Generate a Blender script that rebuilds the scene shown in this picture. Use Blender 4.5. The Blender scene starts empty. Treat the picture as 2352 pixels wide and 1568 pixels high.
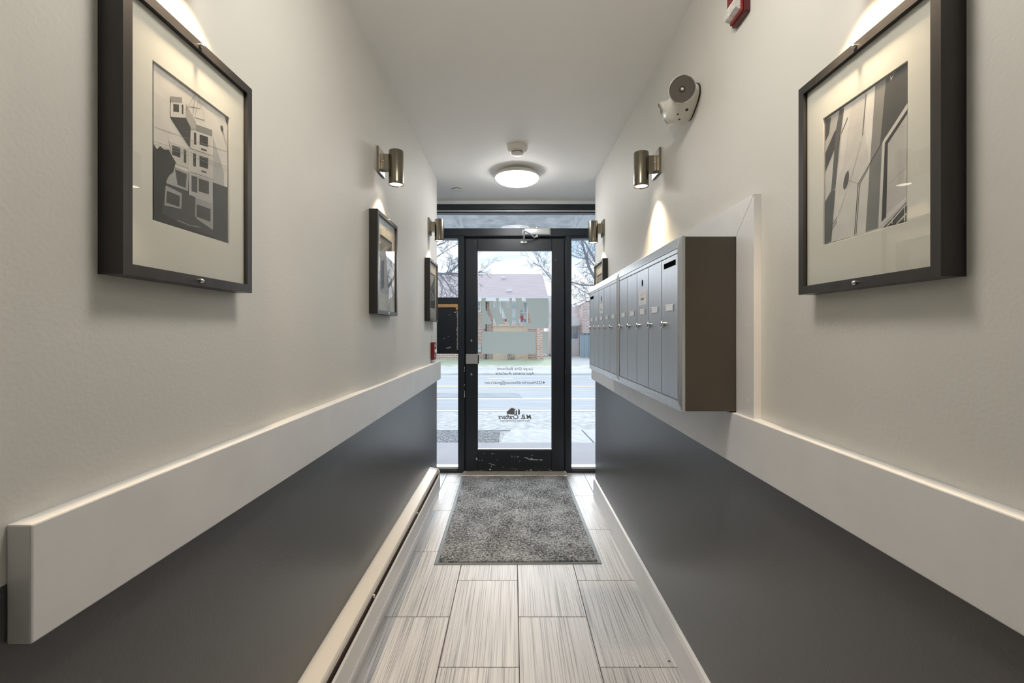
import bpy, bmesh, math, random
from mathutils import Vector, Matrix

# ---------------------------------------------------------------- camera, world, sun, exposure
SC = bpy.context.scene
COL = SC.collection
F, VX, VY, EYE = 1050.0, 1178.0, 762.0, 1.281        # focal length and vanishing point in pixels of 2352x1568
cam_d = bpy.data.cameras.new('camera')
cam = bpy.data.objects.new('camera', cam_d)
COL.objects.link(cam)
cam.location = (0, 0, EYE)
cam.rotation_euler = (math.pi / 2, 0, 0)
cam_d.sensor_width = 36.0
cam_d.lens = 36.0 * F / 2352.0
cam_d.shift_x = -(VX - 1176.0) / 2352.0
cam_d.shift_y = -(784.0 - VY) / 2352.0
cam_d.clip_start = 0.02
SC.camera = cam

world = bpy.data.worlds.new('sky')
SC.world = world
world.use_nodes = True
nt = world.node_tree
nt.nodes.clear()
w_out = nt.nodes.new('ShaderNodeOutputWorld')
w_bg = nt.nodes.new('ShaderNodeBackground')
w_tc = nt.nodes.new('ShaderNodeTexCoord')
w_sep = nt.nodes.new('ShaderNodeSeparateXYZ')
w_ramp = nt.nodes.new('ShaderNodeValToRGB')
w_map = nt.nodes.new('ShaderNodeMapping')
w_noise = nt.nodes.new('ShaderNodeTexNoise')
w_cr = nt.nodes.new('ShaderNodeValToRGB')
w_mix = nt.nodes.new('ShaderNodeMixRGB')
nt.links.new(w_tc.outputs['Generated'], w_sep.inputs[0])
nt.links.new(w_sep.outputs['Z'], w_ramp.inputs[0])
nt.links.new(w_tc.outputs['Generated'], w_map.inputs[0])
w_map.inputs['Scale'].default_value = (2.2, 2.2, 12.0)
nt.links.new(w_map.outputs[0], w_noise.inputs['Vector'])
w_noise.inputs['Scale'].default_value = 2.0
w_noise.inputs['Detail'].default_value = 6.0
nt.links.new(w_noise.outputs['Fac'], w_cr.inputs[0])
w_cr.color_ramp.elements[0].position = 0.48
w_cr.color_ramp.elements[1].position = 0.74
els = w_ramp.color_ramp.elements
els[0].position = 0.05
els[0].color = (0.74, 0.77, 0.80, 1)
els[1].position = 0.60
els[1].color = (0.50, 0.62, 0.78, 1)
e = els.new(0.13); e.color = (0.62, 0.70, 0.78, 1)
e = els.new(0.175); e.color = (0.40, 0.52, 0.66, 1)
w_mix.inputs[2].default_value = (0.80, 0.82, 0.85, 1)
nt.links.new(w_ramp.outputs[0], w_mix.inputs[1])
nt.links.new(w_cr.outputs[0], w_mix.inputs[0])
nt.links.new(w_mix.outputs[0], w_bg.inputs[0])
w_bg.inputs[1].default_value = 1.28
nt.links.new(w_bg.outputs[0], w_out.inputs[0])

sun_d = bpy.data.lights.new('sun', 'SUN')
sun_d.energy = 4.0
sun_d.angle = math.radians(50)
sun_d.color = (0.93, 0.97, 1.0)
sun = bpy.data.objects.new('sun', sun_d)
COL.objects.link(sun)
sun.rotation_euler = (math.radians(-64), 0, math.radians(4))    # hazy low sun over the street, facing the entrance

VS = SC.view_settings
VS.view_transform = 'Standard'
VS.look = 'None'
VS.exposure = 0.45
VS.gamma = 1.0
VS.use_curve_mapping = False
SC.cycles.use_denoising = True
SC.cycles.max_bounces = 10
SC.cycles.diffuse_bounces = 7
SC.cycles.transparent_max_bounces = 16
SC.cycles.sample_clamp_indirect = 6.0
SC.cycles.caustics_reflective = False
SC.cycles.caustics_refractive = False

LAMP = dict(spot=20.0, dome=26.0, near=26.0)                     # lamp levels; the near one is an added, unseen ceiling light
WARM = (1.0, 0.76, 0.50)
SOFTWARM = (1.0, 0.975, 0.945)
NEARWARM = (1.0, 0.93, 0.83)
rnd = random.Random(11)

# ---------------------------------------------------------------- materials
def s2l(c):
    return tuple(((v / 255.0) / 12.92 if v / 255.0 <= 0.04045 else ((v / 255.0 + 0.055) / 1.055) ** 2.4) for v in c)
MATS = {}
def mat(name, rgb, rough=0.5, metal=0.0, var=0.0, scale=8.0, stretch=(1, 1, 1), bump=0.0, bscale=None,
        emit=None, estr=0.0, spec=0.5, coat=0.0, detail=4.0, rough_var=0.0):
    """principled material; rgb linear; var = value variation by noise; bump = fine relief"""
    if name in MATS: return MATS[name]
    m = bpy.data.materials.new(name)
    m.use_nodes = True
    t = m.node_tree
    p = t.nodes['Principled BSDF']
    p.inputs['Base Color'].default_value = (*rgb, 1)
    p.inputs['Roughness'].default_value = rough
    p.inputs['Metallic'].default_value = metal
    p.inputs['Specular IOR Level'].default_value = spec
    if coat: p.inputs['Coat Weight'].default_value = coat
    if emit:
        p.inputs['Emission Color'].default_value = (*emit, 1)
        p.inputs['Emission Strength'].default_value = estr
    if var or bump or rough_var:
        tc = t.nodes.new('ShaderNodeTexCoord')
        mp = t.nodes.new('ShaderNodeMapping')
        mp.inputs['Scale'].default_value = stretch
        t.links.new(tc.outputs['Object'], mp.inputs[0])
        if var or rough_var:
            n = t.nodes.new('ShaderNodeTexNoise')
            n.inputs['Scale'].default_value = scale
            n.inputs['Detail'].default_value = detail
            t.links.new(mp.outputs[0], n.inputs['Vector'])
        if var:
            r = t.nodes.new('ShaderNodeValToRGB')
            r.color_ramp.elements[0].position = 0.3
            r.color_ramp.elements[1].position = 0.7
            r.color_ramp.elements[0].color = (*[max(0, c * (1 - var)) for c in rgb], 1)
            r.color_ramp.elements[1].color = (*[min(1, c * (1 + var)) for c in rgb], 1)
            t.links.new(n.outputs['Fac'], r.inputs[0])
            t.links.new(r.outputs[0], p.inputs['Base Color'])
        if rough_var:
            mr = t.nodes.new('ShaderNodeMapRange')
            mr.inputs['To Min'].default_value = rough - rough_var
            mr.inputs['To Max'].default_value = rough + rough_var
            t.links.new(n.outputs['Fac'], mr.inputs[0])
            t.links.new(mr.outputs[0], p.inputs['Roughness'])
        if bump:
            nb = t.nodes.new('ShaderNodeTexNoise')
            nb.inputs['Scale'].default_value = bscale or scale
            nb.inputs['Detail'].default_value = 3.0
            t.links.new(mp.outputs[0], nb.inputs['Vector'])
            b = t.nodes.new('ShaderNodeBump')
            b.inputs['Strength'].default_value = bump
            b.inputs['Distance'].default_value = 0.002
            t.links.new(nb.outputs['Fac'], b.inputs['Height'])
            t.links.new(b.outputs[0], p.inputs['Normal'])
    MATS[name] = m
    return m

def glass_mat(name, tint=(1, 1, 1), refl=1.0, rough=0.0):
    m = bpy.data.materials.new(name)
    m.use_nodes = True
    t = m.node_tree
    t.nodes.clear()
    o = t.nodes.new('ShaderNodeOutputMaterial')
    mx = t.nodes.new('ShaderNodeMixShader')
    tr = t.nodes.new('ShaderNodeBsdfTransparent')
    tr.inputs[0].default_value = (*tint, 1)
    gl = t.nodes.new('ShaderNodeBsdfGlossy')
    gl.inputs['Roughness'].default_value = rough
    fr = t.nodes.new('ShaderNodeFresnel')
    ge = t.nodes.new('ShaderNodeNewGeometry')            # a thin pane: both faces reflect like air to glass
    mr = t.nodes.new('ShaderNodeMapRange')
    mr.inputs['To Min'].default_value = 1.45
    mr.inputs['To Max'].default_value = 1.0 / 1.45
    t.links.new(ge.outputs['Backfacing'], mr.inputs[0])
    t.links.new(mr.outputs[0], fr.inputs[0])
    mm = t.nodes.new('ShaderNodeMath')
    mm.operation = 'MULTIPLY'
    mm.inputs[1].default_value = refl
    t.links.new(fr.outputs[0], mm.inputs[0])
    t.links.new(mm.outputs[0], mx.inputs[0])
    t.links.new(tr.outputs[0], mx.inputs[1])
    t.links.new(gl.outputs[0], mx.inputs[2])
    t.links.new(mx.outputs[0], o.inputs[0])
    MATS[name] = m
    return m

def translucent_mat(name, rgb, w=0.5, var=0.0, scale=10.0):
    m = bpy.data.materials.new(name)
    m.use_nodes = True
    t = m.node_tree
    t.nodes.clear()
    o = t.nodes.new('ShaderNodeOutputMaterial')
    mx = t.nodes.new('ShaderNodeMixShader')
    mx.inputs[0].default_value = w
    d = t.nodes.new('ShaderNodeBsdfDiffuse')
    l = t.nodes.new('ShaderNodeBsdfTranslucent')
    d.inputs[0].default_value = l.inputs[0].default_value = (*rgb, 1)
    if var:
        tc = t.nodes.new('ShaderNodeTexCoord')
        n = t.nodes.new('ShaderNodeTexNoise')
        n.inputs['Scale'].default_value = scale
        n.inputs['Detail'].default_value = 8.0
        t.links.new(tc.outputs['Object'], n.inputs['Vector'])
        r = t.nodes.new('ShaderNodeValToRGB')
        r.color_ramp.elements[0].position = 0.35
        r.color_ramp.elements[1].position = 0.65
        r.color_ramp.elements[0].color = (*[c * (1 - var) for c in rgb], 1)
        r.color_ramp.elements[1].color = (*[min(1, c * (1 + var)) for c in rgb], 1)
        t.links.new(n.outputs['Fac'], r.inputs[0])
        t.links.new(r.outputs[0], d.inputs[0])
        t.links.new(r.outputs[0], l.inputs[0])
    t.links.new(d.outputs[0], mx.inputs[1])
    t.links.new(l.outputs[0], mx.inputs[2])
    t.links.new(mx.outputs[0], o.inputs[0])
    MATS[name] = m
    return m

def brick_mat(name, c1, c2, mortar, scale=1.0):
    m = bpy.data.materials.new(name)
    m.use_nodes = True
    t = m.node_tree
    p = t.nodes['Principled BSDF']
    p.inputs['Roughness'].default_value = 0.9
    tc = t.nodes.new('ShaderNodeTexCoord')
    sp = t.nodes.new('ShaderNodeSeparateXYZ')
    cb = t.nodes.new('ShaderNodeCombineXYZ')
    ad = t.nodes.new('ShaderNodeMath')
    t.links.new(tc.outputs['Object'], sp.inputs[0])
    t.links.new(sp.outputs['X'], ad.inputs[0])
    t.links.new(sp.outputs['Y'], ad.inputs[1])
    t.links.new(ad.outputs[0], cb.inputs['X'])
    t.links.new(sp.outputs['Z'], cb.inputs['Y'])
    b = t.nodes.new('ShaderNodeTexBrick')
    b.inputs['Color1'].default_value = (*c1, 1)
    b.inputs['Color2'].default_value = (*c2, 1)
    b.inputs['Mortar'].default_value = (*mortar, 1)
    b.inputs['Scale'].default_value = scale
    b.inputs['Brick Width'].default_value = 0.24
    b.inputs['Row Height'].default_value = 0.085
    b.inputs['Mortar Size'].default_value = 0.012
    t.links.new(cb.outputs[0], b.inputs['Vector'])
    t.links.new(b.outputs[0], p.inputs['Base Color'])
    MATS[name] = m
    return m

M_WALL = mat('greige_wall_paint', (0.66, 0.655, 0.62), 0.55, var=0.015, scale=3, bump=0.25, bscale=140)
M_CEIL = mat('ceiling_paint', (0.90, 0.895, 0.88), 0.7, bump=0.12, bscale=90)
M_WHITE = mat('white_trim_paint', (0.74, 0.745, 0.755), 0.36, var=0.03, scale=9, bump=0.15, bscale=60)
M_CREAM = mat('cream_enamel', (0.74, 0.71, 0.65), 0.35)
M_HEAT = mat('heater_enamel', (0.70, 0.70, 0.70), 0.35)
M_FIN = mat('heater_fin', (0.22, 0.17, 0.16), 0.45, 0.5)
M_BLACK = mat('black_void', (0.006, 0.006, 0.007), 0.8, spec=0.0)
M_FRAME = mat('bronze_brushed_frame', (0.055, 0.052, 0.052), 0.36, 0.6, var=0.12, scale=30, stretch=(1, 1, 0.1))
M_FRAMED = mat('frame_side_dark', (0.040, 0.036, 0.033), 0.42, 0.3)
M_MATB = mat('cream_mat_board', (0.70, 0.685, 0.63), 0.85, bump=0.05, bscale=200)
M_NICKEL = mat('brushed_nickel', (0.25, 0.225, 0.178), 0.27, 1.0, var=0.18, scale=40, stretch=(1, 1, 0.03), rough_var=0.06)
M_CHROME = mat('bright_steel', (0.72, 0.72, 0.72), 0.18, 1.0)
M_LENS = mat('lit_lamp_lens', (0.9, 0.85, 0.75), 0.4, emit=(1.0, 0.86, 0.68), estr=5.0)
M_STEEL = mat('brushed_steel', (0.47, 0.49, 0.52), 0.38, 0.9, var=0.05, scale=30, stretch=(1, 1, 0.04), rough_var=0.05)
M_STEELF = mat('aluminium_extrusion', (0.60, 0.615, 0.64), 0.34, 0.8)
M_TAUPE = mat('taupe_painted_steel', (0.085, 0.075, 0.061), 0.38, 0.35)
M_LABEL = mat('white_label', (0.86, 0.87, 0.89), 0.5)
M_GREYINK = mat('grey_ink', (0.22, 0.23, 0.25), 0.6)
M_DARKMETAL = mat('black_aluminium', (0.020, 0.027, 0.035), 0.36, 0.2, var=0.15, scale=4, spec=0.55)
M_SCUFF = mat('scuffed_bare_metal', (0.66, 0.67, 0.68), 0.5, 0.2)
M_ALU = mat('mill_aluminium', (0.58, 0.59, 0.60), 0.36, 0.55)
M_SILVER = mat('silver_paint', (0.60, 0.62, 0.62), 0.35, 0.3)
M_THRESH = mat('threshold_aluminium', (0.52, 0.50, 0.46), 0.42, 0.4, var=0.1, scale=20)
M_GROUT = mat('dark_grout', (0.10, 0.095, 0.09), 0.9)
M_RUBBER = mat('rubber_mat_edge', (0.17, 0.20, 0.22), 0.55)
M_RED = mat('fire_red_plastic', (0.20, 0.010, 0.010), 0.32)
M_REDD = mat('dark_red_plastic', (0.08, 0.005, 0.006), 0.3)
M_WPLAST = mat('warm_white_plastic', (0.70, 0.68, 0.63), 0.35)
M_GREYPLAST = mat('grey_reflector', (0.19, 0.175, 0.155), 0.25, 0.5)
M_DOME = mat('lit_opal_dome', (0.9, 0.9, 0.9), 0.3, emit=SOFTWARM, estr=LAMP['dome'])
M_FILLDOME = mat('added_fill_dome_warm', (0.9, 0.9, 0.9), 0.3, emit=NEARWARM, estr=LAMP['near'])  # glow of the ceiling light added out of view
M_PINE = mat('raw_pine', (0.62, 0.36, 0.17), 0.6, var=0.15, scale=6, stretch=(1, 8, 8))
M_BLKPANEL = mat('black_panel', (0.012, 0.016, 0.022), 0.35, var=0.2, scale=5)
M_FILM = translucent_mat('grey_window_film', (0.37, 0.41, 0.39), 0.45)
M_INK = mat('grey_vinyl_lettering', (0.20, 0.215, 0.225), 0.6)
M_GLASS = glass_mat('clear_glass', (0.985, 0.995, 0.995), 0.22)
M_PGLASS = glass_mat('picture_glass', (0.985, 0.99, 0.985), 1.0)
M_CLEAR = mat('faceted_clear_lens', (0.66, 0.65, 0.63), 0.10, var=0.25, scale=70, stretch=(1, 1, 3), bump=0.5, bscale=60, spec=0.9)

def lower_wall_mat():
    m = mat('charcoal_wall_paint', (0.085, 0.086, 0.087), 0.32, bump=0.25, bscale=150, spec=0.7)
    t = m.node_tree
    p = t.nodes['Principled BSDF']
    tc = t.nodes.new('ShaderNodeTexCoord')
    mp = t.nodes.new('ShaderNodeMapping')
    mp.inputs['Scale'].default_value = (4, 5, 9)
    mp.inputs['Rotation'].default_value = (0.6, 0, 0)
    n = t.nodes.new('ShaderNodeTexNoise')
    n.inputs['Scale'].default_value = 2.6
    n.inputs['Detail'].default_value = 7
    n.inputs['Distortion'].default_value = 1.2
    r = t.nodes.new('ShaderNodeValToRGB')
    r.color_ramp.elements[0].position = 0.70
    r.color_ramp.elements[0].color = (0.085, 0.086, 0.087, 1)
    r.color_ramp.elements[1].position = 0.80
    r.color_ramp.elements[1].color = (0.130, 0.132, 0.133, 1)
    t.links.new(tc.outputs['Object'], mp.inputs[0])
    t.links.new(mp.outputs[0], n.inputs['Vector'])
    t.links.new(n.outputs['Fac'], r.inputs[0])
    t.links.new(r.outputs[0], p.inputs['Base Color'])
    return m
M_DARK = lower_wall_mat()

def tile_mat():
    m = bpy.data.materials.new('striated_grey_tile')
    m.use_nodes = True
    t = m.node_tree
    p = t.nodes['Principled BSDF']
    tc = t.nodes.new('ShaderNodeTexCoord')
    oi = t.nodes.new('ShaderNodeObjectInfo')
    ad = t.nodes.new('ShaderNodeVectorMath')
    ad.operation = 'ADD'
    sc_ = t.nodes.new('ShaderNodeVectorMath')
    sc_.operation = 'SCALE'
    sc_.inputs['Scale'].default_value = 37.0
    cb = t.nodes.new('ShaderNodeCombineXYZ')
    for i in range(3): t.links.new(oi.outputs['Random'], cb.inputs[i])
    t.links.new(cb.outputs[0], sc_.inputs[0])
    t.links.new(tc.outputs['Object'], ad.inputs[0])
    t.links.new(sc_.outputs[0], ad.inputs[1])
    def streak(sx, sy, scale, det, dist):
        mp = t.nodes.new('ShaderNodeMapping')
        mp.inputs['Scale'].default_value = (sx, sy, 1)
        n = t.nodes.new('ShaderNodeTexNoise')
        n.inputs['Scale'].default_value = scale
        n.inputs['Detail'].default_value = det
        n.inputs['Distortion'].default_value = dist
        t.links.new(ad.outputs[0], mp.inputs[0])
        t.links.new(mp.outputs[0], n.inputs['Vector'])
        return n
    n1 = streak(150, 1.3, 1.6, 2, 0.12)
    n2 = streak(9, 2.0, 1.0, 4, 0.3)
    r1 = t.nodes.new('ShaderNodeValToRGB')
    r1.color_ramp.elements[0].position = 0.34
    r1.color_ramp.elements[0].color = (0.33, 0.335, 0.345, 1)
    r1.color_ramp.elements[1].position = 0.62
    r1.color_ramp.elements[1].color = (0.71, 0.715, 0.73, 1)
    e = r1.color_ramp.elements.new(0.47); e.color = (0.60, 0.605, 0.62, 1)
    r2 = t.nodes.new('ShaderNodeValToRGB')
    r2.color_ramp.elements[0].position = 0.3
    r2.color_ramp.elements[0].color = (0.86, 0.86, 0.86, 1)
    r2.color_ramp.elements[1].position = 0.7
    r2.color_ramp.elements[1].color = (1.0, 1.0, 1.0, 1)
    mx = t.nodes.new('ShaderNodeMixRGB')
    mx.blend_type = 'MULTIPLY'
    mx.inputs[0].default_value = 1.0
    t.links.new(n1.outputs['Fac'], r1.inputs[0])
    t.links.new(n2.outputs['Fac'], r2.inputs[0])
    t.links.new(r1.outputs[0], mx.inputs[1])
    t.links.new(r2.outputs[0], mx.inputs[2])
    t.links.new(mx.outputs[0], p.inputs['Base Color'])
    p.inputs['Roughness'].default_value = 0.44
    p.inputs['Specular IOR Level'].default_value = 0.35
    b = t.nodes.new('ShaderNodeBump')
    b.inputs['Strength'].default_value = 0.35
    b.inputs['Distance'].default_value = 0.001
    t.links.new(n1.outputs['Fac'], b.inputs['Height'])
    t.links.new(b.outputs[0], p.inputs['Normal'])
    return m
M_TILE = tile_mat()

# ---------------------------------------------------------------- builders
ORG = {}
class B:
    """collects shapes in world coordinates; build() links ONE mesh object"""
    def __init__(s): s.bm = bmesh.new(); s.mi = 0
    def _tag(s, faces):
        for f in faces: f.material_index = s.mi
    def hexa(s, pts):
        v = [s.bm.verts.new(p) for p in pts]
        s._tag([s.bm.faces.new([v[i] for i in q]) for q in
                ((0, 3, 2, 1), (4, 5, 6, 7), (0, 1, 5, 4), (1, 2, 6, 5), (2, 3, 7, 6), (3, 0, 4, 7))])
        return s
    def box(s, x0, x1, y0, y1, z0, z1, bev=0.0, seg=1):
        if bev:
            t = bmesh.new()
            v = [t.verts.new(p) for p in ((x0, y0, z0), (x1, y0, z0), (x1, y1, z0), (x0, y1, z0),
                                          (x0, y0, z1), (x1, y0, z1), (x1, y1, z1), (x0, y1, z1))]
            for q in ((0, 3, 2, 1), (4, 5, 6, 7), (0, 1, 5, 4), (1, 2, 6, 5), (2, 3, 7, 6), (3, 0, 4, 7)):
                t.faces.new([v[i] for i in q])
            bmesh.ops.recalc_face_normals(t, faces=t.faces)
            bmesh.ops.bevel(t, geom=list(t.edges), offset=bev, segments=seg, affect='EDGES', profile=0.5)
            s.merge(t)
            return s
        return s.hexa(((x0, y0, z0), (x1, y0, z0), (x1, y1, z0), (x0, y1, z0),
                       (x0, y0, z1), (x1, y0, z1), (x1, y1, z1), (x0, y1, z1)))
    def merge(s, t, M=None):
        mp = {v: s.bm.verts.new((M @ v.co) if M else v.co) for v in t.verts}
        fs = []
        for f in t.faces:
            try: fs.append(s.bm.faces.new([mp[v] for v in f.verts]))
            except ValueError: pass
        s._tag(fs)
        t.free()
    def poly(s, pts):
        s._tag([s.bm.faces.new([s.bm.verts.new(p) for p in pts])]); return s
    def loft(s, rings, cap=True, closed=True):
        vs = [[s.bm.verts.new(p) for p in r] for r in rings]
        n = len(rings[0]); fs = []
        for a, b in zip(vs[:-1], vs[1:]):
            for i in range(n if closed else n - 1):
                j = (i + 1) % n
                fs.append(s.bm.faces.new((a[i], a[j], b[j], b[i])))
        if cap:
            fs.append(s.bm.faces.new(list(reversed(vs[0]))))
            fs.append(s.bm.faces.new(vs[-1]))
        s._tag(fs); return s
    def lathe(s, prof, c, axis=(0, 0, 1), seg=24, cap=True):
        """prof: (radius, height along axis)"""
        ax = Vector(axis).normalized()
        u = ax.orthogonal().normalized(); w = ax.cross(u)
        c = Vector(c)
        rings = [[c + ax * h + (u * math.cos(2 * math.pi * k / seg) + w * math.sin(2 * math.pi * k / seg)) * max(r, 1e-5)
                  for k in range(seg)] for r, h in prof]
        return s.loft(rings, cap)
    def cyl(s, p0, p1, r0, r1=None, seg=12):
        p0, p1 = Vector(p0), Vector(p1)
        return s.lathe(((r0, 0), (r0 if r1 is None else r1, (p1 - p0).length)), p0, p1 - p0, seg)
    def tube(s, pts, radii, seg=6):
        pts = [Vector(p) for p in pts]
        rings = []; u = None
        for i, p in enumerate(pts):
            d = (pts[min(i + 1, len(pts) - 1)] - pts[max(i - 1, 0)]).normalized()
            u = d.orthogonal().normalized() if u is None else (u - d * u.dot(d)).normalized()
            w = d.cross(u); r = radii[i] if hasattr(radii, '__len__') else radii
            rings.append([p + (u * math.cos(2 * math.pi * k / seg) + w * math.sin(2 * math.pi * k / seg)) * r for k in range(seg)])
        return s.loft(rings)
    def prism(s, poly, f0, f1):
        """poly: 2-d points; f0, f1 map (a, b) to the two end caps in 3-d"""
        return s.loft([[f0(a, b) for a, b in poly], [f1(a, b) for a, b in poly]])
    def ellipsoid(s, c, r, seg=12, ring=8):
        c = Vector(c); rings = []
        for i in range(1, ring):
            th = math.pi * i / ring
            rings.append([c + Vector((r[0] * math.sin(th) * math.cos(2 * math.pi * k / seg),
                                      r[1] * math.sin(th) * math.sin(2 * math.pi * k / seg), -r[2] * math.cos(th))) for k in range(seg)])
        return s.loft(rings)
    def build(s, name, mats, parent=None, label=None, cat=None, group=None, kind=None, smooth=False, recalc=True, origin=None):
        if recalc: bmesh.ops.recalc_face_normals(s.bm, faces=s.bm.faces)
        org = ORG[parent.name] if parent else Vector(origin or (0, 0, 0))
        if org.length: bmesh.ops.translate(s.bm, verts=s.bm.verts, vec=-org)
        me = bpy.data.meshes.new(name)
        s.bm.to_mesh(me); s.bm.free()
        for m in (mats if isinstance(mats, (list, tuple)) else [mats]): me.materials.append(m)
        if smooth: smooth_mesh(me)
        o = bpy.data.objects.new(name, me)
        COL.objects.link(o)
        ORG[o.name] = org
        if parent: o.parent = parent
        else: o.location = org
        tag(o, label, cat, group, kind)
        return o

def smooth_mesh(me, angle=40):
    me.polygons.foreach_set('use_smooth', [True] * len(me.polygons))
    me.set_sharp_from_angle(angle=math.radians(angle))

def tag(o, label=None, cat=None, group=None, kind=None):
    if label: o['label'] = label
    if cat: o['category'] = cat
    if group: o['group'] = group
    if kind: o['kind'] = kind
    return o

def thing(name, label, cat, loc, group=None, kind=None):
    o = bpy.data.objects.new(name, None)
    o.empty_display_size = 0.05
    COL.objects.link(o)
    o.location = loc
    ORG[o.name] = Vector(loc)
    return tag(o, label, cat, group, kind)

def px(x, y, Y):                                      # where a measured sight line meets depth Y
    return Vector(((x - VX) * Y / F, Y, EYE - (y - VY) * Y / F))
def px_wall(x, y, X):                                 # ... and where it meets a wall plane
    Y = X * F / (x - VX)
    return Y, EYE - (y - VY) * Y / F

XL, XR = -0.595, 0.645                                # corridor walls
YB, YE, YS = -2.3, 3.577, 4.151                       # back wall, wall end, storefront
ZC = 2.469                                            # ceiling
RT, RB = 1.055, 0.914                                 # chair rail
VXL, VXR = -1.02, 1.07                                # vestibule sides

# ---------------------------------------------------------------- setting
def wall(name, s, X, XV, label):
    b = B()
    out = X + s * 0.75
    poly = [(X, YB), (X, YE), (XV, YE), (XV, YS + 0.16), (out, YS + 0.16), (out, YB)]
    for k, (z0, z1) in enumerate(((0.0, 0.985), (0.985, ZC + 0.05))):
        b.mi = k
        b.prism(poly, lambda a, c, z=z0: (a, c, z), lambda a, c, z=z1: (a, c, z))
    return b.build(name, [M_DARK, M_WALL], label=label, cat='wall', kind='structure')
wall('wall_left', -1, XL, VXL, 'left corridor wall, greige above and charcoal below the white rail')
wall('wall_right', 1, XR, VXR, 'right corridor wall behind the mailboxes, greige above and charcoal below')
b = B().box(VXL - 0.4, VXR + 0.4, YB - 0.12, YB, 0, ZC + 0.05)
b.build('wall_back', M_WALL, label='plain greige wall behind the camera', cat='wall', kind='structure')
b = B().box(VXL - 0.4, VXR + 0.4, YB - 0.12, YS + 0.16, ZC, ZC + 0.12)
b.build('ceiling', M_CEIL, label='plain pale ceiling over the corridor', cat='ceiling', kind='structure')

# floor: dark bed with separate tiles in running bond
floor = B().box(VXL - 0.3, VXR + 0.3, YB, YS + 0.10, -0.08, -0.0035).build(
    'floor', M_GROUT, label='floor of grey striated plank tiles along the corridor', cat='floor', kind='structure')
TW, TL, GAP = 0.3085, 0.610, 0.0036
def tile_mesh(w, l):
    b = B().box(-w / 2, w / 2, -l / 2, l / 2, -0.010, 0.0, bev=0.0012)
    bmesh.ops.recalc_face_normals(b.bm, faces=b.bm.faces)
    me = bpy.data.meshes.new('tile'); b.bm.to_mesh(me); b.bm.free()
    me.materials.append(M_TILE)
    return me
tiles = {}
cols = [-0.2844 - 2 * TW, -0.2844 - TW, -0.2844, 0.0246, 0.3326, 0.6411, 0.95]
for ci, x0 in enumerate(cols[:-1]):
    x1 = cols[ci + 1]
    ph = 2.057 if ci % 2 == 1 else 2.3575
    if ci == 0: ph = 2.3575
    y = ph - 8 * TL
    while y < YS + 0.02:
        a, c = max(y, YB), min(y + TL, YS + 0.05)
        if c - a > 0.03 and not (ci in (0, 5) and c < YE - 0.7):
            key = (round(x1 - x0 - GAP, 4), round(c - a - GAP, 4))
            if key not in tiles: tiles[key] = tile_mesh(*key)
            o = bpy.data.objects.new('tile', tiles[key])
            COL.objects.link(o)
            o.parent = floor
            o.location = ((x0 + x1) / 2, (a + c) / 2, 0)
        y += TL
# threshold strip in front of the door
B().box(-0.455, 0.49, 4.045, YS + 0.03, 0.0, 0.012, bev=0.004).build('threshold', M_THRESH, floor, label='beige aluminium door threshold')

# chair rails
def rail(name, s, X, y0, label):
    b = B()
    f = X - s * 0.030
    b.box(min(f, X), max(f, X), y0, YE + 0.004, RB, RT, bev=0.0025, seg=2)
    return b.build(name, M_WHITE, label=label, cat='chair rail', kind='structure')
rail('trim_1', -1, XL, 0.5364, 'white chair rail on the left wall with a square cut end')
rail('trim_2', 1, XR, YB + 0.3, 'white chair rail on the right wall under the mailboxes')
# far-side left rail stub behind the opening is part of the same wall; baseboards
def baseboard(name, s, X, label):
    f = X - s * 0.016
    poly = [(0, 0.0), (0.016, 0.0), (0.016, 0.118), (0.011, 0.134), (0, 0.138)]
    g = lambda y: (lambda a, c: (X - s * a, y, c))
    B().prism(poly, g(YB), g(YE)).build(name, M_WHITE, label=label, cat='baseboard', kind='structure')
baseboard('baseboard_left', -1, XL, 'white baseboard at the foot of the left wall below the heater')
baseboard('baseboard_right', 1, XR, 'white baseboard at the foot of the right wall')

# ---------------------------------------------------------------- storefront: frame, sidelights, transom, door
YF0, YF1 = YS, YS + 0.10                              # frame depth
fr = thing('door_frame', 'black aluminium storefront frame around the glass door', 'door frame', (0, YS, 0), kind='structure')
def bar(n, x0, x1, z0, z1, y0=YF0, y1=YF1, p=fr, m=M_DARKMETAL, bev=0.003):
    return B().box(x0, x1, y0, y1, z0, z1, bev=bev).build(n, m, p)
zt0, zt1 = 2.153, 2.222                               # transom bar
bar('jamb', -0.498, -0.4455, 0.0, zt0)
bar('jamb', 0.4825, 0.5325, 0.0, zt0)
bar('transom_bar', VXL, VXR, zt0, zt1)
bar('header', VXL, VXR, 2.392, 2.440)
bar('header_lip', VXL, VXR, 2.366, 2.376, YF0 + 0.02)
bar('header_strip', VXL, VXR, 2.376, 2.392, YF0 + 0.012, m=M_ALU)
bar('end_post', VXL, VXL + 0.05, 0.0, 2.392)
bar('end_post', VXR - 0.05, VXR, 0.0, 2.392)
bar('door_stop', -0.4455, -0.430, 0.0, zt0, YF0 + 0.055)
bar('door_stop', 0.4685, 0.4825, 0.0, zt0, YF0 + 0.055)
bar('door_stop', -0.430, 0.4685, 2.134, zt0, YF0 + 0.055)
B().box(VXL, VXR, YF0 - 0.012, YF1, 2.440, ZC, bev=0.003).build('trim_3', M_WHITE,
    label='pale grey trim strip between ceiling and storefront header', cat='trim', kind='structure')

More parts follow.
